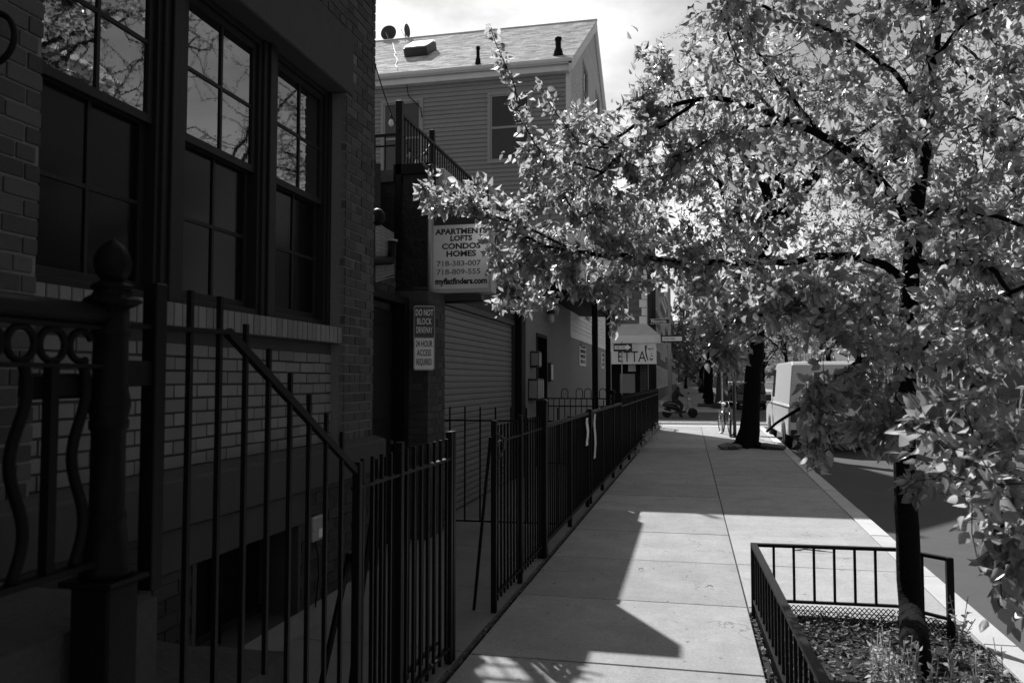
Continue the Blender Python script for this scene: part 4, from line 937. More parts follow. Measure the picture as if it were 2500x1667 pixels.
def leaf_mesh(V, name, m, parent, simple=False):
    N = len(V); me = bpy.data.meshes.new(name)
    if simple:
        V = V[:, [0, 5, 3, 8]]; k = 4; F = [(0, 3, 2, 1)]
    else: k = 10; F = LF
    vv = V.reshape(-1, 3); lt = np.array([len(f) for f in F]); loops = np.concatenate([np.array(f) for f in F])
    me.vertices.add(N * k); me.vertices.foreach_set('co', vv.astype(np.float32).ravel())
    L = (np.arange(N)[:, None] * k + loops[None]).ravel().astype(np.int32); me.loops.add(len(L)); me.loops.foreach_set('vertex_index', L)
    tot = np.tile(lt, N).astype(np.int32); st = np.concatenate([[0], np.cumsum(tot)[:-1]]).astype(np.int32)
    me.polygons.add(len(tot)); me.polygons.foreach_set('loop_start', st); me.polygons.foreach_set('loop_total', tot)
    me.polygons.foreach_set('use_smooth', np.ones(len(tot), bool)); me.materials.append(MATS[m]); me.update(calc_edges=True); me.validate()
    o = bpy.data.objects.new(name, me); col.objects.link(o); adopt(o, parent); return o
def leaves_for(tr, per, size, back=.34, droop=.75, spread=.02, extra=0):
    pos, ax = [], []
    P = np.array(tr.P)
    for ids in tr.tips:
        i = ids[-1]; path = [i]; acc = 0
        while acc < back and tr.par[i] >= 0:
            j = tr.par[i]; acc += np.linalg.norm(P[i] - P[j]); path.append(j); i = j
        m = per if isinstance(per, int) else random.randint(*per)
        for k in range(m):
            t = (random.random() ** .8) * (len(path) - 1.001); a = int(t); f = t - a; q = P[path[a]] * (1 - f) + P[path[a + 1]] * f
            tw = P[path[0]] - P[path[-1]]; tw = tw / max(np.linalg.norm(tw), 1e-6)
            d = tw * .55 + rng.normal(0, .55, 3) + np.array([0, 0, -droop * random.uniform(.2, 1.3)])
            if t < .6: d = tw * 1.2 + rng.normal(0, .35, 3) + np.array([0, 0, .25])
            d /= np.linalg.norm(d); pos.append(q + d * random.uniform(.008, .03) + rng.normal(0, spread, 3)); ax.append(d)
    pos, ax = np.array(pos), np.array(ax); N = len(pos)
    sd = rng.normal(0, 1, (N, 3)); sd[:, 2] *= .6
    ln_ = rng.uniform(size[0], size[1], N); young = rng.random(N) < .18; ln_[young] *= .5
    return leaf_verts(pos, ax, sd, ln_, rng.uniform(.05, .9, N), rng.uniform(-.02, .35, N), rng.uniform(.8, 1.05, (N, 1))), ln_
# ---------------------------------------------------------------- the tree in the fenced pit
MT = thing('street_tree', 'leafy young street tree growing in the fenced pit of mulch', 'tree', (1.24, 4.95, 0))
tr = Tree(); D_ = lambda u, v, d: np.array(atD(u, v, d))
trunk = [(1.222, 4.93, -.06), (1.226, 4.93, .2), D_(2225, 1480, 5.06), D_(2214, 1250, 5.12), D_(2209, 1050, 5.12), D_(2213, 900, 5.1), D_(2219, 760, 5.1), D_(2226, 640, 5.1), D_(2240, 480, 5.1), D_(2262, 300, 5.15), D_(2278, 120, 5.2), D_(2284, -80, 5.2), D_(2290, -330, 5.2)]
tr.polyline(trunk, .084, .028, .1, .004)
for i, rr_ in enumerate((.090, .087, .085)): tr.mr[i] = rr_
limbs = [
 ([(2232, 560, 5.1), (2130, 420, 5.2), (2017, 340, 5.3), (1890, 283, 5.4), (1790, 243, 5.45), (1700, 242, 5.5), (1600, 275, 5.55), (1510, 335, 5.6), (1440, 365, 5.65)], .036, .009),
 ([(1960, 305, 5.35), (1850, 310, 5.25), (1760, 325, 5.2), (1700, 360, 5.15), (1640, 385, 5.1)], .016, .006),
 ([(1700, 242, 5.5), (1660, 280, 5.5), (1560, 345, 5.5), (1470, 420, 5.5), (1390, 467, 5.55), (1330, 487, 5.6), (1265, 545, 5.6), (1228, 566, 5.6)], .014, .005),
 ([(2222, 690, 5.1), (2100, 625, 5.2), (1900, 640, 5.4), (1700, 640, 5.5), (1519, 624, 5.5), (1406, 615, 5.5), (1325, 597, 5.5), (1262, 572, 5.55)], .030, .011),
 ([(1406, 615, 5.5), (1300, 560, 5.6), (1180, 520, 5.7), (1080, 470, 5.8), (1030, 440, 5.85)], .009, .004),
 ([(1470, 420, 5.5), (1400, 400, 5.5), (1345, 390, 5.5), (1290, 320, 5.5), (1250, 200, 5.5), (1222, 130, 5.5), (1200, 75, 5.5)], .009, .003),
 ([(1560, 345, 5.5), (1440, 360, 5.4), (1380, 300, 5.4), (1340, 250, 5.4)], .008, .003),
 ([(2213, 850, 5.1), (2150, 860, 4.8), (2060, 910, 4.4), (1990, 965, 4.1), (1920, 1015, 3.95), (1872, 1053, 3.85)], .024, .006),
 ([(2226, 640, 5.1), (2330, 640, 4.8), (2400, 640, 4.5), (2450, 690, 4.2), (2500, 800, 3.9)], .022, .008),
 ([(2215, 880, 5.1), (2300, 810, 4.7), (2400, 750, 4.2), (2500, 700, 3.8)], .024, .010),
 ([(2235, 530, 5.1), (2330, 505, 4.9), (2420, 525, 4.7), (2520, 560, 4.4)], .020, .010),
 ([(2214, 1000, 5.1), (2300, 1010, 4.4), (2380, 1060, 3.8), (2450, 1180, 3.0), (2480, 1350, 2.7)], .018, .007),
 ([(2208, 1110, 5.12), (2150, 1060, 4.6), (2060, 1050, 4.1), (1990, 1090, 3.9)], .014, .006),
 ([(2262, 300, 5.15), (2180, 180, 5.0), (2050, 90, 4.9), (1900, 30, 4.8), (1750, -20, 4.8)], .020, .008),
 ([(2275, 150, 5.2), (2350, 60, 5.0), (2450, 0, 4.8)], .016, .008),
 ([(2282, -60, 5.2), (2100, -190, 5.2), (1900, -260, 5.3), (1700, -280, 5.4), (1500, -260, 5.5)], .022, .008),
 ([(1900, -260, 5.3), (1760, -330, 5.9), (1640, -360, 6.4)], .012, .006),
 ([(1890, 283, 5.4), (1800, 150, 5.6), (1760, 0, 5.8), (1740, -120, 5.9)], .012, .005),
 ([(2017, 340, 5.3), (1900, 200, 5.8), (1800, 60, 6.2)], .012, .005),
 ([(2213, 820, 5.1), (2050, 760, 4.6), (1900, 760, 4.2), (1780, 790, 4.0), (1730, 850, 3.9)], .016, .005),
]
for (pts, r0, r1) in limbs: tr.polyline([D_(*p) for p in pts], r0, r1, .1, .006)
T = []
T += sample_poly([(975, 425), (1010, 392), (1100, 425), (1180, 440), (1330, 420), (1330, 640), (1240, 650), (1190, 640), (1130, 610), (1090, 500), (1000, 480)], 115, 5.3, 6.2)
T += sample_poly([(1120, 560), (1330, 560), (1330, 680), (1300, 700), (1240, 690), (1190, 720), (1135, 735), (1135, 640)], 75, 5.2, 6.2)
T += [np.array(atD(x * KD, y * KD, 5.5 + random.uniform(-.12, .12))) for x, y in ((1130, 65), (1150, 100), (1140, 125), (1172, 150), (1165, 190), (1190, 215), (1185, 250), (1205, 270), (1190, 300), (1215, 340), (1215, 390), (1235, 175), (1245, 205), (1220, 240), (1255, 250), (1240, 290), (1262, 320), (1290, 215), (1310, 245), (1300, 285), (1330, 265), (1150, 355), (1175, 350), (1200, 365), (1015, 390), (1100, 425), (1118, 420), (970, 430), (985, 470), (962, 412), (975, 455), (990, 400), (1005, 470), (1030, 450))]
T += sample_poly([(1205, 360), (1300, 260), (1340, 230), (1400, 260), (1470, 180), (1540, 260), (1690, 230), (1690, 690), (1560, 690), (1470, 660), (1390, 740), (1340, 650), (1330, 440), (1210, 440)], 470, 5.0, 6.6)
T += sample_poly([(1360, 380), (1560, 380), (1560, 560), (1380, 560)], 60, 5.4, 7.0)
T += sample_poly([(1470, 90), (1500, 60), (1540, 130), (1560, 250), (1460, 260), (1440, 200)], 34, 5.2, 5.8)
T += sample_poly([(1385, 680), (1450, 660), (1440, 740), (1400, 775)], 12, 5.0, 5.6)
T += sample_poly([(1560, 60), (1640, -30), (2380, -60), (2380, 680), (1690, 680), (1690, 230), (1580, 220)], 820, 4.0, 7.4)
T += sample_poly([(1560, 640), (2060, 640), (2060, 800), (1900, 800), (1770, 770), (1640, 770), (1600, 730)], 160, 3.7, 5.4)
T += sample_poly([(1640, 780), (1700, 780), (1685, 880), (1650, 880)], 9, 3.7, 4.0)
T += sample_poly([(1845, 870), (1900, 840), (2060, 830), (2060, 1050), (1960, 1000), (1910, 960), (1885, 1060), (1840, 1060), (1855, 960)], 95, 3.4, 4.4)
T += sample_poly([(2060, 680), (2380, 680), (2380, 860), (2060, 860)], 90, 3.2, 4.8)
T += sample_poly([(2070, 860), (2380, 860), (2380, 1100), (2250, 1150), (2130, 1130), (2090, 1150), (2020, 1140), (2010, 1060), (2050, 1000)], 80, 2.6, 4.2)
T += sample_poly([(2200, 1100), (2380, 1080), (2380, 1430), (2260, 1390), (2215, 1300), (2200, 1200)], 34, 2.4, 3.1)
T += sample_poly([(1560, 630), (1690, 630), (1680, 725), (1600, 735), (1570, 715)], 34, 6.2, 7.4)
N_SEEN = len(T)
# the crown goes on above the picture and behind the trunk; its unseen upper leaves are added thick to shade those below
for _ in range(230):
    T.append(np.array([1.3, 5.0, 5.1]) + np.array([random.uniform(-.9, 2.2), random.uniform(-1.8, 2.0), random.uniform(-.2, 1.5)]))
for _ in range(620):
    p = rng.normal(0, 1, 3); p *= random.random() ** .4 / np.linalg.norm(p); T.append(np.array([.75, 6.3, 6.7]) + p * np.array([2.1, 2.6, 1.2]))
for _ in range(330):
    T.append(np.array([random.uniform(-.9, 1.0), random.uniform(4.4, 6.2), random.uniform(4.85, 6.3)]))
for _ in range(120):
    T.append(np.array([random.uniform(1.2, 3.2), random.uniform(4.6, 6.8), random.uniform(1.9, 4.6)]))
tr.grow(T, .1, .13, .05).radii()
big, small = tr.meshes(.017)
big.build('trunk', 'bark', MT, fix=False)
stuff(small.build('twigs', 'bark', MT, fix=False))
all_tips = tr.tips
tr.tips = [t_ for t_, k in zip(all_tips, tr.which) if k >= N_SEEN]; VU, _ = leaves_for(tr, (26, 34), (.055, .085), .45)
stuff(leaf_mesh(VU, 'upper_crown', 'leaf', MT, True))
tr.tips = [t_ for t_, k in zip(all_tips, tr.which) if k < N_SEEN]
V, ln_ = leaves_for(tr, (14, 19), (.042, .070))
cen = V.mean(1); q = cen - _C; dz = q @ _fw; uu = IW / 2 + FPX * (q @ _rt) / dz; vv_ = IH / 2 - FPX * (q @ _up) / dz
ok = (uu > 0) & (uu < IW) & (vv_ > 0) & (vv_ < IH) & (dz > .5); sc_ = np.where(ok, ln_ / dz, 0); idx = np.argsort(-sc_)[:300]
mask = np.ones(len(V), bool); mask[idx] = False
CR = stuff(leaf_mesh(V[mask], 'crown', 'leaf', MT))
# the 300 leaves that show largest, each an object on shared meshes
variants = []
for k in range(8):
    vv2 = leaf_verts(np.zeros((1, 3)), np.array([[0, 1., 0]]), np.array([[1., 0, 0]]), np.ones(1), np.array([.1 + .1 * k]), np.array([.04 * k]), .95)
    o_ = leaf_mesh(vv2, 'leaf', 'leaf', None); variants.append(o_.data); bpy.data.objects.remove(o_)
for n_, i in enumerate(idx):
    b = V[i]; ax = Vector(b[3] - b[0]); sdv = Vector(b[8] - b[5]); ay = ax.normalized(); axx = (sdv - ay * sdv.dot(ay)).normalized(); az = axx.cross(ay)
    M = Matrix((axx, ay, az)).transposed()
    o = inst('leaf', variants[n_ % 8], CR, b[0], (ln_[i],) * 3, M.to_euler())
# ---------------------------------------------------------------- other trees
def blob_targets(c, r, n, hollow=.35):
    out = []
    while len(out) < n:
        p = rng.normal(0, 1, 3); p /= np.linalg.norm(p); q = (hollow + (1 - hollow) * random.random() ** .5)
        out.append(np.array(c) + p * q * np.array(r))
    return out
def tree(name, label, group, base, lean, h_fork, r0, crown_c, crown_r, nt_, per, size, lm, simple=True, limbs_n=6, bark='bark_far', back=1.0, tip=.006, z0=-.1, taper=.18):
    t = thing(name, label, 'tree', base, group)
    k = Tree(); b = np.array(base, float); f = b + np.array([lean[0], lean[1], h_fork])
    top = np.array(crown_c) + np.array([0, 0, crown_r[2] * .55])
    k.polyline([b + (0, 0, z0), b + np.array([lean[0] * .3, lean[1] * .3, h_fork * .3]), f, (f + top) / 2 + rng.normal(0, .3, 3), top], r0, r0 * taper, .35, .02)
    for i, s_ in enumerate((1.55, 1.25, 1.08)): k.mr[i] = r0 * s_
    for i in range(limbs_n):
        a = 2 * math.pi * (i + random.random() * .6) / limbs_n; st = f + (top - f) * random.uniform(0, .45)
        e = np.array(crown_c) + np.array([math.cos(a) * crown_r[0] * .75, math.sin(a) * crown_r[1] * .75, random.uniform(-.2, .5) * crown_r[2]])
        k.polyline([st, st + (e - st) * .45 + np.array([0, 0, .5]), e], r0 * .5, r0 * .1, .35, .05)
    k.grow(blob_targets(crown_c, crown_r, nt_), .45, .10, -.02, tip).radii()
    bg_, sm_ = k.meshes(r0 * .16)
    bg_.build('trunk', bark, t, fix=False); stuff(sm_.build('branches', bark, t, fix=False))
    V, _ = leaves_for(k, per, size, back, .4, .10)
    stuff(leaf_mesh(V, 'crown', lm, t, simple)); return t
tree('leaning_tree', 'thick dark leaning street tree between bicycle and van', None, (1.42, 21.0, 0), (.42, .2), 4.2, .235, (2.7, 20.4, 7.2), (3.4, 3.3, 3.2), 260, 15, (.09, .15), 'leaf_far', True, 7, 'bark', .9, taper=.5)
tree('budding_tree', 'tall budding tree with fine twigs against the bright sky past the house', None, (1.9, 50.2, 0), (.4, 0), 6.0, .36, (3.9, 49.8, 16.5), (7.4, 6.5, 9.6), 1300, 9, (.10, .19), 'bud', True, 9, 'bark_far', 1.6, .010)
for (bx_, by_, cr, lb) in ((11.4, 14.0, (5.2, 5.0, 5.2), 'budding pale-barked tree across the street before the clapboard row house'), (11.5, 23.0, (5.6, 5.0, 5.6), 'wide pale-barked budding tree across the street beside parked cars'), (11.3, 33.5, (5.4, 5.2, 5.4), 'pale-barked budding tree on the corner across the street')):
    tree('plane_tree', lb, 'trees across the street', (bx_, by_, 0), (-.3, .2), 4.2, .26, (bx_ - 1.0, by_, 9.6), cr, 560, 7, (.07, .13), 'bud', True, 9, 'bark_far', 1.4, .014)
for (bx_, by_, lb) in ((1.3, 53.5, 'dark leafy tree in a low pit past the side street'), (1.4, 63.0, 'dark leafy tree second in line past the side street'), (1.5, 75.0, 'dark leafy tree third in line past the side street')):
    tree('avenue_tree', lb, 'trees past the side street', (bx_, by_, 0), (.1, .1), 3.0, .24, (bx_ + .6, by_, 6.4), (3.4, 3.6, 3.6), 260, 12, (.14, .24), 'leaf_far', True, 6, 'bark', 1.0, .008)
for (bx_, by_, lb) in ((10.8, 56.0, 'full leafy tree across the avenue past the side street'), (10.9, 68.0, 'full leafy tree farther along the opposite pavement'), (2.0, 92.0, 'distant leafy tree closing the view down the pavement'), (10.5, 92.0, 'distant leafy tree closing the far side of the road')):
    tree('distant_tree', lb, 'distant street trees', (bx_, by_, 0), (.1, .1), 3.5, .26, (bx_ - .5, by_, 7.8), (4.6, 4.6, 5.0), 240, 12, (.20, .34), 'leaf_far', True, 6, 'bark', 1.2, .012)

tree('unseen_kerb_tree', 'unseen leafy tree added at the near kerb to block sky light', None, (1.35, -4.6, 0), (.1, .1), 2.6, .14, (.9, -4.2, 6.6), (4.0, 4.0, 3.6), 300, 16, (.12, .2), 'leaf_far', True, 6, 'bark', 1.0, .008)  # added out of view so its crown keeps sky light off the near wall
tree('plane_tree', 'unseen pale-barked tree added across the street to block sky light', 'trees across the street', (11.3, 4.2, 0), (-.3, .2), 4.2, .26, (10.4, 4.4, 9.2), (5.2, 5.0, 5.2), 420, 10, (.10, .18), 'bud', True, 8, 'bark_far', 1.4, .014)  # out of view as well, added to screen the brick wall from the sky
for (bx_, by_, lb) in ((1.6, 108.0, 'far leafy tree at the end of the left row'), (1.7, 126.0, 'farthest leafy tree at the end of the left row'), (5.5, 150.0, 'far leafy tree closing the middle of the street'), (10.2, 118.0, 'far leafy tree at the end of the right row'), (-.6, 160, 'far leafy tree beside the end block')):
    tree('far_tree', lb, 'distant street trees', (bx_, by_, 0), (.1, .1), 2.5, .28, (bx_, by_, 7.0), (5.2, 5.0, 6.0), 170, 12, (.35, .6), 'leaf_far', True, 6, 'bark', 1.6, .02)
# ================================================================== tree pit
TG = thing('tree_guard', 'low black iron guard railing around the mulched tree pit', 'guard', (.48, 5, 0))
ga, gb, gc, gd, ge = (.45, 6.11), (1.42, 6.16), (1.69, 5.90), (.51, 3.40), (1.75, 3.40)
def V3(p, z): return Vector((p[0], p[1], z))
mgb = MB().bar((0, 0, 0), (0, 0, 1), .017).mesh('bar', 'iron')
def guard_side(p, q, n, r0=True):
    MB().bar(V3(p, .50), V3(q, .50), .042, .022).build('top_rail', 'iron', TG); MB().bar(V3(p, .105), V3(q, .105), .028, .018).build('lower_rail', 'iron', TG)
    for i in range(1, n):
        t = i / n; inst('bar', mgb, TG, V3(p, .11).lerp(V3(q, .11), t), (1, 1, .38))
    # expanded metal skirt
    L = (V3(q, 0) - V3(p, 0)); ln = L.length; d = L.normalized(); m = MB(); k = int(ln / .032)
    for i in range(k):
        a = V3(p, 0) + d * (i * .032)
        for j in range(4):
            z_ = -.045 + j * .036
            m.bar(a + Vector((0, 0, z_)), a + d * .016 + Vector((0, 0, z_ + .018)), .003, .006); m.bar(a + d * .016 + Vector((0, 0, z_ + .018)), a + d * .032 + Vector((0, 0, z_)), .003, .006)
            m.bar(a + Vector((0, 0, z_)), a + d * .016 + Vector((0, 0, z_ - .018)), .003, .006); m.bar(a + d * .016 + Vector((0, 0, z_ - .018)), a + d * .032 + Vector((0, 0, z_)), .003, .006)
    stuff(m.build('mesh_skirt', 'iron', TG, fix=False))
guard_side(ga, gb, 7); guard_side(gb, gc, 2); guard_side(gd, ga, 18); guard_side(gd, ge, 9)
for p in (ga, gc, gd, ge): MB().cbox(p[0] - .022, p[0] + .022, p[1] - .022, p[1] + .022, -.06, .512, .003).build('post', 'iron', TG)
pit = struct(MB().add([(.40, 3.1, -.045), (1.80, 3.1, -.045), (1.80, 6.16, -.045), (.40, 6.16, -.045)], [(0, 1, 2, 3)]).build('tree_pit', 'dirt'))
nn = 26; vs = []
for i in range(nn + 1):
    for j in range(nn + 1):
        x_, y_ = .44 + 1.34 * i / nn, 3.15 + 3.0 * j / nn; e = min(i, nn - i, j, nn - j) / 5
        vs.append((x_, y_, -.05 + .05 * min(1, e) + random.uniform(-.008, .012) + .05 * math.exp(-((x_ - 1.24) ** 2 + (y_ - 4.93) ** 2) / .08)))
struct(MB().add(vs, [(i * (nn + 1) + j, (i + 1) * (nn + 1) + j, (i + 1) * (nn + 1) + j + 1, i * (nn + 1) + j + 1) for i in range(nn) for j in range(nn)], True).build('soil', 'dirt'))
mc = MB()
for _ in range(5200):
    x_, y_ = random.uniform(.40, 1.80), random.uniform(3.15, 6.2); 
    if x_ < .48 and random.random() < .4: continue
    z_ = .0 + random.uniform(-.01, .022) + .05 * math.exp(-((x_ - 1.24) ** 2 + (y_ - 4.93) ** 2) / .08)
    if x_ < .5: z_ = -.02 + random.uniform(0, .02)
    l_, w_ = random.uniform(.008, .026), random.uniform(.004, .011); d = Vector((random.gauss(0, 1), random.gauss(0, 1), random.gauss(0, .35))).normalized(); s_ = d.cross(Vector((random.gauss(0, .5), random.gauss(0, .5), 1))).normalized(); c = Vector((x_, y_, z_)); n_ = d.cross(s_) * .003
    mc.add([c - d * l_ - s_ * w_, c + d * l_ - s_ * w_ * .6, c + d * l_ + s_ * w_, c - d * l_ + s_ * w_ * .7, c - d * l_ * .2 + n_], [(0, 1, 4), (1, 2, 4), (2, 3, 4), (3, 0, 4)])
mo = stuff(mc.build('mulch', 'mulch', fix=False)); mo['label'] = 'loose bark mulch and dry leaves covering the tree pit'; mo['category'] = 'mulch'
weeds = [(1.00, 4.62), (1.08, 4.75), (1.12, 4.55), (1.05, 4.50), (.98, 4.78), (1.38, 4.72), (1.45, 4.62), (1.33, 4.60), (1.5, 4.8), (1.15, 4.68), (1.22, 4.58), (1.70, 5.75), (.94, 4.66), (1.02, 4.70), (1.10, 4.62), (1.18, 4.62), (1.28, 4.55), (1.58, 4.66), (1.40, 4.52), (1.06, 4.86)]
for (x_, y_) in weeds:
    t = thing('weed', 'small leafy weed sprouting from the mulch beside the tree trunk', 'weed', (x_, y_, .01), 'weeds in the tree pit')
    ps, ax, sz_ = [], [], []; sm = MB()
    for s_ in range(random.randint(3, 5)):
        h_ = random.uniform(.12, .34); dx, dy = random.gauss(0, .05), random.gauss(0, .05); pts = [Vector((x_ + dx * f, y_ + dy * f, h_ * f)) for f in (0, .3, .6, 1)]; sm.tube(pts, .0025, 4)
        for k in range(random.randint(9, 14)):
            f = random.uniform(.15, 1); a = random.uniform(0, 6.28); ps.append((x_ + dx * f, y_ + dy * f, h_ * f)); ax.append((math.cos(a), math.sin(a), random.uniform(-.2, .9))); sz_.append(random.uniform(.022, .045) * (1.2 - .4 * f))
    sm.build('stem', 'weed', t, fix=False); N = len(ps)
    stuff(leaf_mesh(leaf_verts(np.array(ps), np.array(ax), rng.normal(0, 1, (N, 3)) * (1, 1, .3), np.array(sz_), rng.uniform(.1, .5, N), rng.uniform(0, .4, N), .8), 'foliage', 'weed', t))
# weeds along the fence foot
for (y_, x_off, hh) in ((21.5, .06, .22), (22.3, .12, .3), (23.6, .04, .18), (19.2, .05, .12), (26.0, .05, .2), (27.4, .05, .25)):
    x_ = fx(y_) + x_off; t = thing('fence_weed', 'scruffy weed tuft growing at the foot of the spear fence', 'weed', (x_, y_, 0), 'weeds along the fence foot')
    ps = [(x_ + random.gauss(0, .10), y_ + random.gauss(0, .25), random.uniform(0, hh)) for _ in range(70)]; N = len(ps)
    stuff(leaf_mesh(leaf_verts(np.array(ps), rng.normal(0, 1, (N, 3)) + np.array([0, 0, .6]), rng.normal(0, 1, (N, 3)), rng.uniform(.04, .10, N), rng.uniform(.1, .5, N), rng.uniform(0, .3, N), .7), 'foliage', 'weed', t))
# fallen twigs and leaf bits
def twig(u, v, L, ang, lb):
    c = atZ(u, v, .012); d = Vector((math.cos(ang), math.sin(ang), 0)); m = MB().tube([c - d * L / 2, c - d * L * .2 + Vector((0, .05 * L, .012)), c + d * L * .15 + Vector((0, -.01, .01)), c + d * L / 2], [.006 * min(1, L / .2), .008 * min(1, L / .2), .007 * min(1, L / .2), .003], 6)
    m.tube([c, c + d * L * .2 + Vector((.0, .14 * L, .01))], .0025, 4).tube([c - d * L * .3, c - d * L * .42 + Vector((0, -.14 * L, .008))], .0025, 4)
    tag(m.build('fallen_twig', 'wood'), lb, 'twig')
twig(1985, 1345, .36, -.05, 'bare broken twig lying on the pavement just beyond the guard')
twig(1565, 1389, .05, .5, 'tiny dry sprig on the sunlit pavement slab away from the guard')
twig(1733, 1431, .05, .3, 'tiny dry sprig on the pavement near the long joint')
# bricks and boards heaved up around the leaning tree
PV = thing('loose_pavers', 'loose pavers and boards heaved up around the leaning tree foot', 'pavers', (1.2, 20.4, 0))
for (x_, y_, w_, l_, rx, ry, rz_) in ((.80, 20.25, .16, .42, .05, -.22, .2), (.98, 20.30, .16, .42, .02, -.26, .1), (1.14, 20.35, .15, .40, .05, -.2, .25), (.9, 20.75, .2, .2, .1, -.2, .4), (2.0, 20.5, .55, .35, .1, .12, -.3), (1.95, 20.95, .25, .3, -.1, .2, .2), (1.02, 20.72, .2, .22, 0, -.1, .9)):
    inst('paver', block('wood', .06) if x_ < 1.2 else block('stone_dark', .06), PV, (x_, y_, .07), (w_, l_, .06), (rx, ry, rz_))
rt_ = MB()
for k in range(7):
    a = k * .9; rt_.tube([(1.42 + .18 * math.cos(a), 21 + .18 * math.sin(a), .12), (1.42 + .36 * math.cos(a), 21 + .36 * math.sin(a), .06), (1.42 + .6 * math.cos(a + .2), 21 + .55 * math.sin(a + .2), -.03)], [.08, .05, .02], 7)
struct(rt_.build('roots', 'bark'))
ps_ = [(1.42 + (.52 + .13 * math.sin(3 * a) + random.uniform(-.05, .05)) * math.cos(a), 20.92 + (.42 + .1 * math.cos(2 * a)) * math.sin(a), .003) for a in np.linspace(0, 6.1, 20)]
struct(MB().add(ps_ + [(1.42, 20.95, .05)], [(i, (i + 1) % 20, 20) for i in range(20)]).build('soil_patch', 'dirt'))
# ================================================================== vehicles
def wheel(parent, c, r=.33, w=.2, axis='x'):
    prof = [(r * .62, -w / 2), (r * .9, -w / 2), (r, -w * .36), (r, w * .36), (r * .9, w / 2), (r * .62, w / 2)]
    W = MB().lathe(prof, c, 24, axis=axis).build('wheel', 'rubber', parent)
    MB().lathe([(r * .18, -w * .30), (r * .60, -w * .42), (r * .61, w * .42), (r * .18, w * .30)], c, 18, axis=axis).build('rim', 'metal_grey', W); return W
def car(x0, x1, y0, y1, prof, green, m, label, zr=-.13, group=None, wheel_y=(.18, .80), panel=False, wr=.33):
    """boxy vehicle along Y: prof = body side outline (fraction of length, z), green = glasshouse outline"""
    L = y1 - y0; t = thing('parked_van' if 'van' in label else 'parked_car', label, 'van' if 'van' in label else 'car', ((x0 + x1) / 2, (y0 + y1) / 2, zr), group)
    P = lambda a, x: [(x, y0 + f * L, zr + z) for f, z in a]
    b = MB().prism(P(prof, x0), (x1 - x0, 0, 0)).build('body', m, t, .05)
    ins = .10; gg = MB(); lo, hi = P(green, x0 + .03), None
    v = []; n = len(green); zb = min(z for _, z in green); zt_ = max(z for _, z in green)
    for (f, z) in green:
        k = (z - zb) / max(zt_ - zb, .01) * ins; v += [(x0 + .025 + k, y0 + f * L, zr + z), (x1 - .025 - k, y0 + f * L, zr + z)]
    fs = [(2 * i, 2 * ((i + 1) % n), 2 * ((i + 1) % n) + 1, 2 * i + 1) for i in range(n)] + [tuple(2 * i for i in range(n))[::-1], tuple(2 * i + 1 for i in range(n))]
    rf = MB().add(v, fs).build('cabin', m, t, .03)
    # glass panels set on the cabin faces
    def glass(nm, pts, off): MB().prism(pts, off).build(nm, 'glass_far', t)
    for sgn, xs_ in ((-1, x0), (1, x1)):
        k0, k1 = .15, .85; 
        fr_, bk_ = min(f for f, z in green), max(f for f, z in green); span = bk_ - fr_
        for (a, c) in (((.10, .36), (.40, .66), (.70, .90)) if not panel else ((.76, .90),)):
            pa, pc = fr_ + span * a, fr_ + span * c; z0_, z1_ = zb + (zt_ - zb) * k0, zb + (zt_ - zb) * k1
            xa, xb = xs_ - sgn * (.025 + ins * k0) + sgn * .004, xs_ - sgn * (.025 + ins * k1) + sgn * .004
            glass('side_window', [(xa, y0 + pa * L, zr + z0_), (xa, y0 + pc * L, zr + z0_), (xb, y0 + (pc - .01) * L, zr + z1_), (xb, y0 + (pa + .01) * L, zr + z1_)], (sgn * .006, 0, 0))
    ya = y0 + min(f for f, z in green) * L; yt_ = y0 + sorted([f for f, z in green if z > zt_ - .02])[0] * L
    glass('rear_window', [(x0 + .2, ya + (yt_ - ya) * .15 - .006, zr + zb + (zt_ - zb) * .15), (x1 - .2, ya + (yt_ - ya) * .15 - .006, zr + zb + (zt_ - zb) * .15), (x1 - .25, ya + (yt_ - ya) * .85 - .006, zr + zb + (zt_ - zb) * .85), (x0 + .25, ya + (yt_ - ya) * .85 - .006, zr + zb + (zt_ - zb) * .85)], (0, -.006, 0))
    for fy in wheel_y:
        for xx in (x0 + .10, x1 - .10): wheel(t, (xx, y0 + fy * L, zr + wr), wr)
    for xx in (x0 + .06, x1 - .20): MB().cbox(xx, xx + .14, y0 - .012, y0 + .05, zr + .75, zr + 1.0, .01).build('tail_light', 'sign_red', t)
    MB().cbox(x0 + .05, x1 - .05, y0 - .07, y0 + .06, zr + .38, zr + .56, .02).build('rear_bumper', 'plastic_dark', t)
    MB().box((x0 + x1) / 2 - .26, (x0 + x1) / 2 + .26, y0 - .018, y0 - .006, zr + .62, zr + .75).build('number_plate', 'sign_white', t)
    for sgn, xs_ in ((-1, x0), (1, x1)): MB().cbox(xs_, xs_ + sgn * .17, y0 + .70 * L, y0 + .70 * L + .1, zr + zb + .02, zr + zb + .22, .02).build('mirror', 'plastic_dark', t)
    return t
vanp = [(0, .42), (.01, 1.15), (.05, 1.2), (.75, 1.2), (.80, 1.14), (.96, 1.0), (1, .85), (1, .40), (.92, .36), (.90, .62), (.86, .72), (.80, .72), (.76, .62), (.74, .34), (.28, .34), (.26, .62), (.22, .72), (.16, .72), (.12, .62), (.10, .38)]
vang = [(.012, 1.16), (.025, 2.2), (.05, 2.3), (.62, 2.3), (.68, 2.2), (.80, 1.16)]
V_ = car(2.47, 4.42, 21.4, 27.4, vanp, vang, 'van_paint', 'pale delivery van parked at the kerb past the leaning tree', wheel_y=(.19, .83), panel=True, wr=.36)
MB().box(2.460, 2.472, 21.6, 26.0, .98, 1.005).build('side_trim', 'chrome', V_)
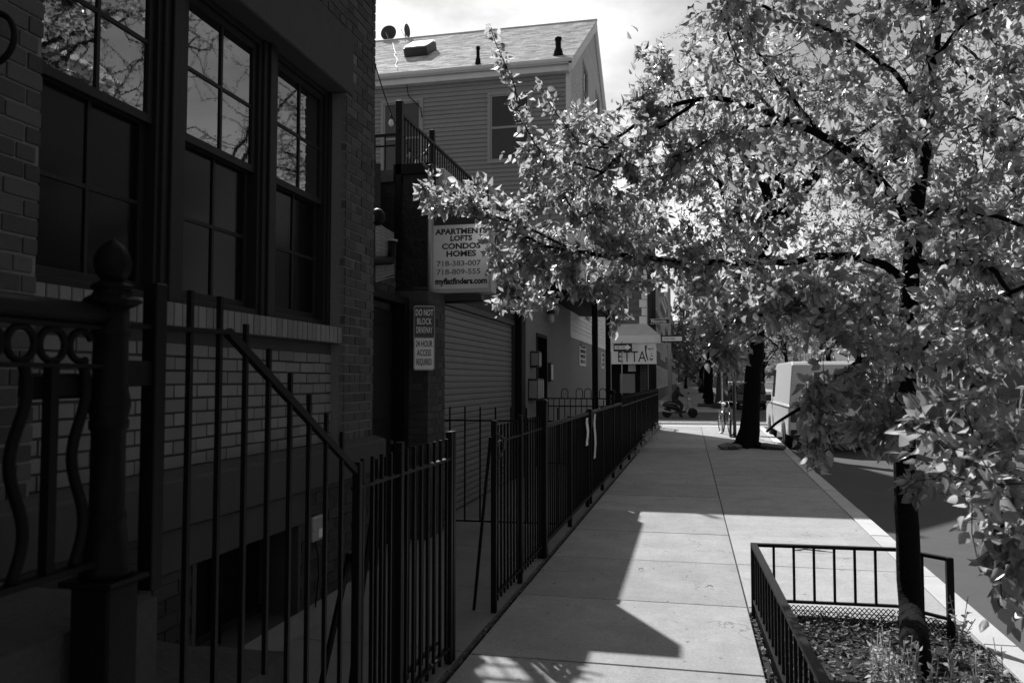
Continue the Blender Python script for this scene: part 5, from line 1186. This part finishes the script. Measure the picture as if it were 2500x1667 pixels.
carp = [(0, .40), (.01, .88), (.18, .95), (.70, .93), (.96, .78), (1, .62), (1, .36), (.92, .30), (.90, .52), (.86, .62), (.78, .62), (.74, .52), (.72, .26), (.30, .26), (.28, .52), (.24, .62), (.16, .62), (.12, .52), (.10, .32)]
carg = [(.08, .90), (.20, 1.42), (.26, 1.46), (.52, 1.46), (.58, 1.42), (.74, .90)]
suvp = [(f, z * 1.12) for f, z in carp]; suvg = [(.02, 1.02), (.06, 1.62), (.10, 1.70), (.56, 1.68), (.62, 1.62), (.75, 1.0)]
mat('car_dark', .03, .2, .5); mat('car_grey', .22, .2, .5); mat('car_light', .55, .2, .5)
for (x0, y0, m, p, g_, lb) in ((8.3, 9.2, 'car_dark', suvp, suvg, 'dark parked car across the street beside the opposite kerb'), (8.35, 15.0, 'car_light', carp, carg, 'pale parked car across the street beside the opposite kerb'), (8.3, 20.6, 'car_grey', suvp, suvg, 'grey parked car across the street near the corner tree'),
                               (2.8, 50.5, 'car_dark', suvp, suvg, 'dark car parked past the side street beside the leafy trees'), (2.8, 56.5, 'car_dark', carp, carg, 'dark low car parked second past the side street'), (2.85, 63, 'car_light', suvp, suvg, 'pale car parked third past the side street'), (8.2, 52, 'car_grey', suvp, suvg, 'grey car parked across the avenue past the side street')):
    car(x0, x0 + 1.8, y0, y0 + 4.6, p, g_, m, lb, group='cars parked along the street')
# ---------------------------------------------------------------- bicycle
BK = thing('bicycle', 'city bicycle with a pale saddle leaning beside the sign post', 'bicycle', (1.1, 25.6, 0))
bd = (Vector((1.0, 26.05, 0)) - Vector((1.24, 25.08, 0))).normalized(); bn = Vector((bd.y, -bd.x, 0)); fw_ = Vector((1.24, 25.08, 0)); L0 = 1.02
def bp(s_, h_, o=0.): return fw_ + bd * s_ + bn * o + Vector((0, 0, h_))
def spoked(s_):
    vs = MB(); c = bp(s_, .345); n = 30
    pts = [c + bd * (.33 * math.cos(2 * math.pi * k / n)) + Vector((0, 0, .33 * math.sin(2 * math.pi * k / n))) for k in range(n + 1)]
    W = MB().tube(pts, .019, 6, False).build('wheel', 'rubber', BK)
    pts = [c + (p - c) * .93 for p in pts]; MB().tube(pts, .010, 5, False).build('rim', 'chrome', W)
    sp_ = MB()
    for k in range(14):
        a = 2 * math.pi * k / 14; sp_.tube([c + bn * (.02 if k % 2 else -.02), c + bd * (.3 * math.cos(a)) + Vector((0, 0, .3 * math.sin(a)))], .0025, 3)
    stuff(sp_.build('spokes', 'chrome', W, fix=False)); MB().tube([c - bn * .05, c + bn * .05], .02, 8).build('hub', 'chrome', W)
spoked(0); spoked(L0)
fr_ = MB(); bb = bp(.58, .30); seat = bp(.74, .80); headt = bp(.20, .84); headb = bp(.16, .70)
for a, b in ((bb, seat), (seat, headt), (bb, headb), (headb, headt)): fr_.tube([a, b], .017, 7)
for o in (-.05, .05): fr_.tube([bb, bp(L0, .345, o)], .010, 5).tube([seat - Vector((0, 0, .08)), bp(L0, .345, o)], .009, 5).tube([headb, bp(0, .345, o)], .013, 5)
fr_.build('frame', 'car_dark', BK)
MB().tube([seat, bp(.76, .93)], .013, 6).build('seat_post', 'chrome', BK)
MB().ball(bp(.76, .95), .07, .14, .045).ball(bp(.68, .955), .035, .09, .03).build('saddle', 'sign_white', BK)
MB().tube([headt, bp(.22, .98), bp(.26, 1.02, 0)], .012, 6).tube([bp(.40, .99, -.30), bp(.27, 1.01, -.24), bp(.24, 1.03, -.1), bp(.24, 1.03, .1), bp(.27, 1.01, .24), bp(.40, .99, .30)], .012, 6).build('handlebar', 'chrome', BK)
MB().tube([bp(.92, .70, -.06), bp(1.22, .70, -.06), bp(1.22, .70, .06), bp(.92, .70, .06)], .007, 5).build('rack', 'metal_dark', BK)
MB().tube([bb - bn * .1, bb + bn * .1], .012, 6).tube([bb + bn * .08, bb + bn * .08 + Vector((0, 0, -.16))], .009, 5).tube([bb - bn * .08, bb - bn * .08 + Vector((0, 0, .16))], .009, 5).build('crank', 'chrome', BK)
mg = [bp(L0, .345) + bd * (.365 * math.cos(a)) + Vector((0, 0, .365 * math.sin(a))) for a in np.linspace(-.2, 2.4, 12)]; MB().tube(mg, .014, 5).build('mudguard', 'chrome', BK)
def post(name, label, x, y, h, r, m='metal_dark', cat='post', base=True):
    t = thing(name, label, cat, (x, y, 0)); MB().tube([(x, y, 0), (x, y, h)], r, 12).build('shaft', m, t)
    if base: MB().cbox(x - .13, x + .13, y - .1, y + .1, .0, .03, .006).build('base_plate', m, t)
    return t
SPp = post('parking_post', 'dark round parking post with a base plate beside the bicycle', 1.31, 24.46, 2.3, .05)
MB().cbox(1.16, 1.46, 24.42, 24.44, 1.85, 2.3, .01).build('plate_back', 'metal_grey', SPp)
MB().tube([(1.19, 24.5, 0), (1.19, 24.5, .55)], .035, 8).build('stub', 'metal_dark', SPp)
MB().torus((1.62, 24.4, .62), .17, .03, 'x', 20, 8).tube([(1.62, 24.4, 0), (1.62, 24.4, .46)], .035, 8).build('locking_ring', 'chrome', SPp)
# stop sign on the corner
sp0 = atY(1762, 868, 27.2); x_ = sp0.x
SS = thing('stop_sign', 'dark octagonal stop sign on a slim pole near the corner', 'sign', (x_, 27.25, 0))
MB().tube([(x_, 27.25, 0), (x_, 27.25, sp0.z + .45)], .03, 8).build('pole', 'metal_grey', SS)
oc = [(x_ + .40 * math.cos(R(22.5 + 45 * k)), 27.20, sp0.z + .40 * math.sin(R(22.5 + 45 * k))) for k in range(8)]; oc2 = [(x_ + .375 * math.cos(R(22.5 + 45 * k)), 27.195, sp0.z + .375 * math.sin(R(22.5 + 45 * k))) for k in range(8)]
MB().prism(oc, (0, .004, 0)).build('border', 'sign_white', SS); fc = MB().prism(oc2, (0, .004, 0)).build('face', 'sign_red', SS)
text('STOP', .34, 'sign_white', (x_, 27.192, sp0.z - .12), FACE_CAM, fc, 'lettering', 'CENTER', .001, .006, .8)
# ---------------------------------------------------------------- scooter and rider
ZR = -.13; sx, sy = -.45, 39.5
SCO = thing('scooter', 'dark motor scooter stopped in the crosswalk with its front wheel turned right', 'scooter', (sx, sy, ZR))
def sp_(x, z, y=0.): return (sx + x, sy + y, ZR + z)
for wx in (-.60, .62):
    W = MB().lathe([(.11, -.05), (.2, -.055), (.235, -.03), (.235, .03), (.2, .055), (.11, .05)], sp_(wx, .235), 22, axis='y').build('wheel', 'rubber', SCO)
    MB().lathe([(.02, -.045), (.10, -.05), (.11, .05), (.02, .045)], sp_(wx, .235), 16, axis='y').build('rim', 'metal_grey', W)
def loft(name, m, secs, parent):   # secs: list of (x, z, half width, half height)
    b = MB(); n = 10; vs = []
    for (x, z, a, h_) in secs:
        for k in range(n): t = 2 * math.pi * k / n; vs.append(sp_(x, z + h_ * math.sin(t), a * math.cos(t)))
    fs = [(i * n + k, i * n + (k + 1) % n, (i + 1) * n + (k + 1) % n, (i + 1) * n + k) for i in range(len(secs) - 1) for k in range(n)] + [tuple(range(n))[::-1], tuple((len(secs) - 1) * n + k for k in range(n))]
    return b.add(vs, fs, True).build(name, m, parent)
loft('rear_body', 'plastic_dark', [(-.82, .62, .05, .05), (-.70, .60, .12, .10), (-.45, .55, .16, .15), (-.15, .48, .14, .16), (-.02, .38, .12, .10)], SCO)
loft('seat', 'plastic_dark', [(-.72, .73, .09, .03), (-.5, .77, .14, .05), (-.2, .74, .13, .05), (-.02, .70, .09, .03)], SCO)
loft('footboard', 'plastic_dark', [(-.3, .27, .12, .05), (.0, .26, .14, .05), (.30, .30, .14, .05)], SCO)
loft('front_shield', 'plastic_dark', [(.27, .30, .15, .04), (.36, .5, .19, .05), (.40, .72, .16, .06), (.38, .92, .10, .06)], SCO)
loft('front_fender', 'metal_grey', [(.40, .42, .05, .02), (.52, .50, .07, .03), (.68, .48, .07, .03), (.80, .38, .05, .02)], SCO)
MB().tube([sp_(.62, .235, .07), sp_(.48, .60, .06), sp_(.36, .98, .02)], .022, 8).tube([sp_(.62, .235, -.07), sp_(.48, .60, -.06), sp_(.36, .98, -.02)], .022, 8).build('fork', 'chrome', SCO)
MB().tube([sp_(.26, 1.02, -.33), sp_(.34, 1.0, -.1), sp_(.34, 1.0, .1), sp_(.26, 1.02, .33)], .018, 8).build('handlebar', 'plastic_dark', SCO)
MB().tube([sp_(.28, 1.02, -.28), sp_(.42, 1.16, -.30)], .008, 5).ball(sp_(.43, 1.19, -.3), .05, .02, .04).build('mirror', 'plastic_dark', SCO)
MB().ball(sp_(.46, .88), .06, .08, .07).build('headlight', 'lamp_glass', SCO)
MB().tube([sp_(-.5, .74, .1), sp_(-.95, .80, .1), sp_(-.95, .80, -.1), sp_(-.5, .74, -.1)], .012, 6).tube([sp_(-.92, .80, .09), sp_(-.6, .5, .1)], .01, 5).build('rear_rack', 'chrome', SCO)
MB().tube([sp_(.33, .30, .13), sp_(.12, .30, .15), sp_(.06, .62, .14), sp_(.32, .62, .12)], .011, 6).build('leg_guard', 'chrome', SCO)
MB().cbox(sx - .92, sx - .80, sy - .06, sy + .06, ZR + .62, ZR + .70, .01).build('tail_light', 'lamp_glass', SCO)
MB().tube([sp_(-.2, .25, -.15), sp_(-.55, .28, -.17), sp_(-.85, .36, -.17)], [.03, .05, .045], 8).build('exhaust', 'metal_grey', SCO)
def skin_body(name, joints, edges, m, parent, sub=2, root=0):
    me = bpy.data.meshes.new(name); me.from_pydata([j[0] for j in joints], edges, []); o = bpy.data.objects.new(name, me); col.objects.link(o)
    adopt(o, parent); md = o.modifiers.new('skin', 'SKIN'); md.use_smooth_shade = True
    for i, v in enumerate(me.skin_vertices[0].data): v.radius = (joints[i][1] * 1.22, joints[i][1] * 1.22); v.use_root = (i == root)
    s2 = o.modifiers.new('sub', 'SUBSURF'); s2.levels = sub; s2.render_levels = sub; me.materials.append(MATS[m]); return o
PE = thing('person', 'person in dark jacket seated on the scooter, leaning to the handlebar', 'person', (sx - .15, sy, ZR))
J = [(sp_(-.25, .88), .17), (sp_(-.20, 1.08), .19), (sp_(-.12, 1.27), .175), (sp_(-.07, 1.40), .075), (sp_(-.02, 1.50), .075),
     (sp_(-.10, 1.30, -.19), .075), (sp_(.03, 1.10, -.25), .058), (sp_(.22, 1.03, -.27), .042),
     (sp_(-.10, 1.30, .19), .075), (sp_(.03, 1.10, .25), .058), (sp_(.22, 1.03, .27), .042),
     (sp_(-.22, .84, -.10), .115), (sp_(.10, .62, -.18), .085), (sp_(.02, .12, -.22), .052), (sp_(.16, .05, -.23), .045),
     (sp_(-.22, .84, .10), .115), (sp_(.12, .62, .18), .085), (sp_(.0, .12, .22), .052), (sp_(.14, .05, .23), .045)]
E_ = [(0, 1), (1, 2), (2, 3), (3, 4), (2, 5), (5, 6), (6, 7), (2, 8), (8, 9), (9, 10), (0, 11), (11, 12), (12, 13), (13, 14), (0, 15), (15, 16), (16, 17), (17, 18)]
body = skin_body('body', J, E_, 'cloth_dark', PE)
hd = MB().ball(sp_(.02, 1.53), .095, .08, .12).ball(sp_(.115, 1.52), .022, .016, .026).build('head', 'skin', PE)
MB().ball(sp_(.0, 1.585), .13, .115, .115).build('helmet', 'helmet', PE)
for s_ in (-1, 1):
    m = MB().ball(sp_(.26, 1.03, s_ * .28), .045, .035, .03)
    for k in range(4): m.tube([sp_(.28, 1.045, s_ * (.255 + .018 * k)), sp_(.325, 1.04, s_ * (.255 + .018 * k)), sp_(.325 - .004 * k, 1.005, s_ * (.255 + .018 * k))], .009, 5)
    m.tube([sp_(.25, 1.03, s_ * .25), sp_(.29, 1.0, s_ * .235)], .010, 5); m.build('hand', 'skin', PE)
# ================================================================== buildings
def facade(name, label, face, f, a0, a1, h, depth, m, floors, cols, z_first=1.0, cat='building', group=None, cornice=True, trim='trim', wsize=(.95, 1.6)):
    """face 'x+': front plane X=f looking +X, along Y; 'x-': looking -X; 'y-': plane Y=f looking -Y, along X"""
    loc = (f, (a0 + a1) / 2, 0) if face[0] == 'x' else ((a0 + a1) / 2, f, 0); t = thing(name, label, cat, loc, group)
    def bx_(p0, p1, z0, z1, o0, o1, mb):   # o = outward offset range
        if face == 'x+': return mb.box(f + o0, f + o1, p0, p1, z0, z1)
        if face == 'x-': return mb.box(f - o1, f - o0, p0, p1, z0, z1)
        return mb.box(p0, p1, f - o1, f - o0, z0, z1)
    w_ = MB(); bx_(a0, a1, -.2, h, -depth, 0, w_); W = w_.build('wall', m, t)
    if cornice: c_ = MB(); bx_(a0 - .02, a1 + .02, h - .45, h - .1, 0, .18, c_); bx_(a0 - .05, a1 + .05, h - .1, h + .05, -.02, .38, c_); c_.build('cornice', trim, t)
    fh = (h - .8 - z_first) / floors
    for i in range(floors):
        for j in range(cols):
            c = a0 + (a1 - a0) * (j + .5) / cols; z0 = z_first + i * fh + .5; z1 = z0 + min(wsize[1], fh - .8); q = wsize[0] / 2
            fr = MB(); bx_(c - q - .08, c - q, z0 - .1, z1 + .1, -.05, .05, fr); bx_(c + q, c + q + .08, z0 - .1, z1 + .1, -.05, .05, fr); bx_(c - q, c + q, z1, z1 + .1, -.05, .06, fr); bx_(c - q, c + q, z0 - .1, z0, -.05, .09, fr)
            Wd = fr.build('window', trim, t); zm = (z0 + z1) / 2; s_ = MB(); bx_(c - q, c + q, zm - .03, zm + .03, .005, .03, s_); s_.build('sash', trim, Wd)
            for (u0, u1) in ((z0, zm - .03), (zm + .03, z1)): p_ = MB(); bx_(c - q, c + q, u0, u1, -.03, .012, p_); p_.build('pane', 'glass_far', Wd)
    return t, W
mat('siding_far', .46, .7, .3, noise=((1, .1),)); mat('siding_grey', .28, .7, .3, noise=((1, .1),)); mat('brownstone', .13, .9, .2, noise=((1, .15), (8, .1)))
# across the street
ops = [(-9, -2.5, 12.5, 'brick_far', 'brick row house across the street, farthest from the corner', 3, 3), (-2.5, 4.2, 13.5, 'siding_grey', 'grey sided row house across the street', 3, 3), (4.2, 11, 13, 'brownstone', 'brown fronted row house across the street', 3, 3), (11, 18, 13.8, 'siding_far', 'pale clapboard row house across the street behind the budding tree', 3, 3), (18, 24.5, 12.4, 'brick_far', 'dark brick row house across the street', 3, 3), (24.5, 29.8, 11.5, 'siding_grey', 'grey corner row house across the street', 3, 2)]  # house heights raised to cut the sky light reaching the near walls
for (a, b, h_, m, lb, fl, cl) in ops:
    fl = 4
    t, W = facade('row_house', lb, 'x-', 14.4, a, b, h_, 9, m, fl, cl, .8, 'house', 'row houses across the street')
    if 'clapboard' in lb:
        z = .8
        while z < h_ - .5: MB().add([(14.38, a + .02, z), (14.38, b - .02, z), (14.398, b - .02, z + .2), (14.398, a + .02, z + .2), (14.399, a + .02, z), (14.399, b - .02, z)], [(0, 3, 2, 1), (0, 1, 5, 4)]).build('siding_board', m, W); z += .2
for (a, b, h_, m, lb) in ((48, 58, 11, 'brick_far', 'brick block across the avenue past the side street'), (58, 70, 9.5, 'brownstone', 'brown block farther along the avenue'), (70, 95, 12, 'brick_far', 'long brick block far along the avenue'), (95, 185, 10, 'brownstone', 'farthest brown block along the avenue')):
    facade('avenue_block', lb, 'x-', 14.4, a, b, h_, 9, m, 3, int((b - a) / 2.4), .8, 'building', 'blocks past the side street')
# corner shop across the side street
YC = 48.4; XC = -2.45
CB = thing('corner_shop', 'brick corner building with a pale awning sign across the side street', 'shop', (-6, YC, 0))
cbw = MB().box(-16, XC, YC, 60, 0, 12.5).build('wall', 'brick_far', CB)
bb_ = bricks(('y', YC - .004), -5.4, XC - .02, 4.9, 8.2, ch=.12, bl=.32, bh=.105, jt=.016, depth=.02)
lay(bb_, 'brick_far', cbw, 0, rest='brick_courses')
for k in range(16): MB().box(XC - (.42 if k % 2 else .28), XC + .03, YC - .03, YC + (.28 if k % 2 else .42), 4.55 + k * .5, 4.55 + k * .5 + .46).build('quoin', 'trim', CB)
for (a, b) in ((-4.6, -3.6), (-7, -6)):
    for z in (5.4, 8.6): W = MB().box(a - .1, b + .1, YC - .06, YC - .005, z - .1, z + 1.9).build('window', 'trim', CB); MB().box(a, b, YC - .075, YC - .061, z, z + .88).build('pane', 'glass_far', W); MB().box(a, b, YC - .075, YC - .061, z + .93, z + 1.8).build('pane', 'glass_far', W)
for y_ in (50.5, 53.5, 56.5):
    for z in (1.2, 5.2, 8.6): W = MB().box(XC, XC + .06, y_ - .6, y_ + .6, z - .1, z + 2.0).build('window', 'trim', CB); MB().box(XC + .061, XC + .07, y_ - .5, y_ + .5, z, z + 1.9).build('pane', 'glass_far', W)
for y_ in (49.6, 52, 55, 58): MB().tube([(XC + .12, y_, 0), (XC + .12, y_, 12)], .07, 8).build('downpipe', 'metal_dark', CB)
MB().box(-5.8, XC + .015, YC - .02, YC + .3, 0, 2.75).build('shopfront', 'dark_interior', CB)
for i in range(15):
    for j in range(2): MB().cbox(XC - .40 + j * .2, XC - .21 + j * .2, YC - .08, YC - .02, .3 + i * .16, .45 + i * .16, .01).build('pier_stone', 'stone', CB)
MB().box(-4.05, -3.15, YC - .06, YC - .03, .9, 2.05).build('shop_window', 'sign_grey', CB)
MB().box(-3.55, -3.1, YC - .1, YC - .05, 2.2, 2.62).build('hanging_board', 'sign_frame', CB)
MB().box(-9, -5.8, YC - .06, YC - .01, .6, 2.6).build('shop_shutter', 'shutter', CB)
pa, pb = atY(1602, 888, YC - .9), atY(1480, 838, YC - .9)
AW = MB().box(-7.0, pa.x, YC - .9, YC - .02, pa.z, pa.z + 1.22).build('awning_box', 'sign_white', CB)
pt_ = atY(1612, 818, YC - 1.05)
MB().box(-7.1, pt_.x, YC - 1.05, YC - .02, pa.z + 1.22, pt_.z).build('awning_band', 'trim', CB)
MB().add([(-7.1, YC - 1.05, pt_.z), (pt_.x, YC - 1.05, pt_.z), (XC, YC - .01, pt_.z + .75), (-7.1, YC - .01, pt_.z + .75), (pt_.x, YC - .01, pt_.z)], [(0, 1, 2, 3), (1, 4, 2)]).build('awning_roof', 'roof', CB)
ax_ = atY(1524, 876, YC - .92)
text('ETTA', .92, 'sign_black', (atY(1507, 885, YC - .91).x, YC - .905, pa.z + .12), FACE_CAM, AW, 'lettering', 'LEFT', .002, .0, .78)
# drawn face emblem on the awning board: dark hair band, brow, eye, nose and beard strokes
f0 = atY(1576, 862, YC - .91)
def stroke(pts, nm='emblem_stroke'): MB().prism([(f0.x + a * .30, YC - .904, f0.z + b * .30) for a, b in pts], (0, -.004, 0)).build(nm, 'sign_black', AW)
stroke([(-.15, 1.5), (.35, 1.5), (.25, 1.2), (.15, .3), (.35, -.6), (.55, -1.4), (.35, -1.45), (.05, -.6), (-.1, .4)])
stroke([(.35, 1.0), (1.0, .85), (1.5, 1.1), (1.55, .95), (1.0, .68), (.4, .82)]); stroke([(.6, .55), (.95, .6), (.9, .45)]); stroke([(1.3, .6), (1.55, .65), (1.5, .5)])
stroke([(1.15, .4), (1.25, -.1), (1.0, -.25), (1.05, -.15), (1.15, -.05)]); stroke([(.85, -.55), (1.2, -.42), (1.5, -.55), (1.2, -.65)]); stroke([(.7, -.7), (.85, -1.3), (1.15, -1.45), (1.4, -1.2), (1.55, -.75), (1.35, -1.05), (1.1, -1.15), (.9, -1.0)])
for i, (a, b, h_, m, lb) in enumerate(((60.2, 72, 10.5, 'brick_far', 'brick row building past the corner shop'), (72, 86, 9.0, 'brownstone', 'brown row building second past the corner shop'), (86, 110, 11, 'brick_far', 'long brick row building third past the corner shop'), (110, 185, 10, 'brownstone', 'far brown row building fourth past the corner shop'))):
    facade('side_block', lb, 'x+', XC, a, b, h_, 10, m, 3, int((b - a) / 2.6), .6, 'building', 'buildings past the corner shop')
# far end of the street
facade('end_block', 'distant pale block closing the far end of the street', 'y-', 190, -12, 26, 9, 8, 'siding_grey', 3, 10, .5)
# lamp pole with street name and one way plates
LP = atY(1636, 980, 46.9); LPt = thing('lamp_pole', 'tall pale street lamp pole on the far corner carrying street plates', 'lamp pole', (LP.x, 46.9, 0))
MB().tube([(LP.x, 46.9, 0), (LP.x, 46.9, 4), (LP.x, 46.9, 9.0)], [.12, .10, .07], 12).build('shaft', 'metal_grey', LPt)
MB().cbox(LP.x - .18, LP.x + .18, 46.72, 47.08, 0, .5, .03).build('base', 'metal_grey', LPt)
MB().tube([(LP.x, 46.9, 8.8), (LP.x + .8, 46.6, 9.3), (LP.x + 2.2, 46.2, 9.4)], .05, 8).build('arm', 'metal_grey', LPt)
MB().ball((LP.x + 2.4, 46.15, 9.36), .32, .16, .1).build('lamp_head', 'metal_grey', LPt)
m0, m1 = atY(1587, 791, 46.75), atY(1634, 778, 46.75)
NS = thing('street_name_plate', 'dark street name plate reading Meserole on the lamp pole', 'sign', (m0.x, 46.75, m0.z))
MB().box(m0.x, LP.x, 46.74, 46.76, m0.z, m1.z).build('plate', 'sign_black', NS)
MB().box(m0.x, LP.x, 46.737, 46.739, m1.z - .02, m1.z).box(m0.x, LP.x, 46.737, 46.739, m0.z, m0.z + .02).build('edging', 'sign_white', NS)
text('Meserole', .27, 'sign_white', (m0.x + .05, 46.735, m0.z + .07), FACE_CAM, NS, 'lettering', 'LEFT', .001, .003, .86)
def oneway(u0, u1, v0, v1, Y, label, right):
    a, b = atY(u0, v1, Y), atY(u1, v0, Y); t = thing('one_way_sign', label, 'sign', (a.x, Y, a.z))
    MB().box(a.x, b.x, Y - .01, Y + .01, a.z, b.z).build('plate', 'sign_black', t); w_, h_ = b.x - a.x, b.z - a.z; zc_ = (a.z + b.z) / 2
    x0_, x1_ = a.x + w_ * .06, b.x - w_ * .06
    if right: pl = [(x0_, zc_ - h_ * .22), (x1_ - h_ * .5, zc_ - h_ * .22), (x1_ - h_ * .5, zc_ - h_ * .40), (x1_, zc_), (x1_ - h_ * .5, zc_ + h_ * .40), (x1_ - h_ * .5, zc_ + h_ * .22), (x0_, zc_ + h_ * .22)]
    else: pl = [(x0_, zc_ - h_ * .30), (x1_, zc_ - h_ * .30), (x1_, zc_ + h_ * .30), (x0_, zc_ + h_ * .30)]
    ar = MB().prism([(x, Y - .012, z) for x, z in pl], (0, -.003, 0)).build('arrow', 'sign_white', t)
    text('ONE WAY', h_ * .42, 'sign_black', (x0_ + w_ * .04, Y - .016, zc_ - h_ * .14), FACE_CAM, ar, 'lettering', 'LEFT', .001, .002, .92 * w_ / (h_ * 3.3)); return t
oneway(1614, 1668, 818, 836, 46.7, 'black and white one way plate fixed high on the lamp pole', False)
ow = oneway(1498, 1543, 838, 858, 46.6, 'black and white one way arrow plate in front of the awning', True)
px_ = atY(1518, 850, 46.65).x; pz_ = atY(1518, 838, 46.65).z
MB().tube([(px_, 46.65, 0), (px_, 46.65, pz_ + .1)], .035, 8).build('pole', 'metal_grey', ow)
# tree pit edging past the side street
struct(MB().box(.55, 2.2, 51.6, 55.4, 0, .12).build('planter_edge', 'stone_dark'))
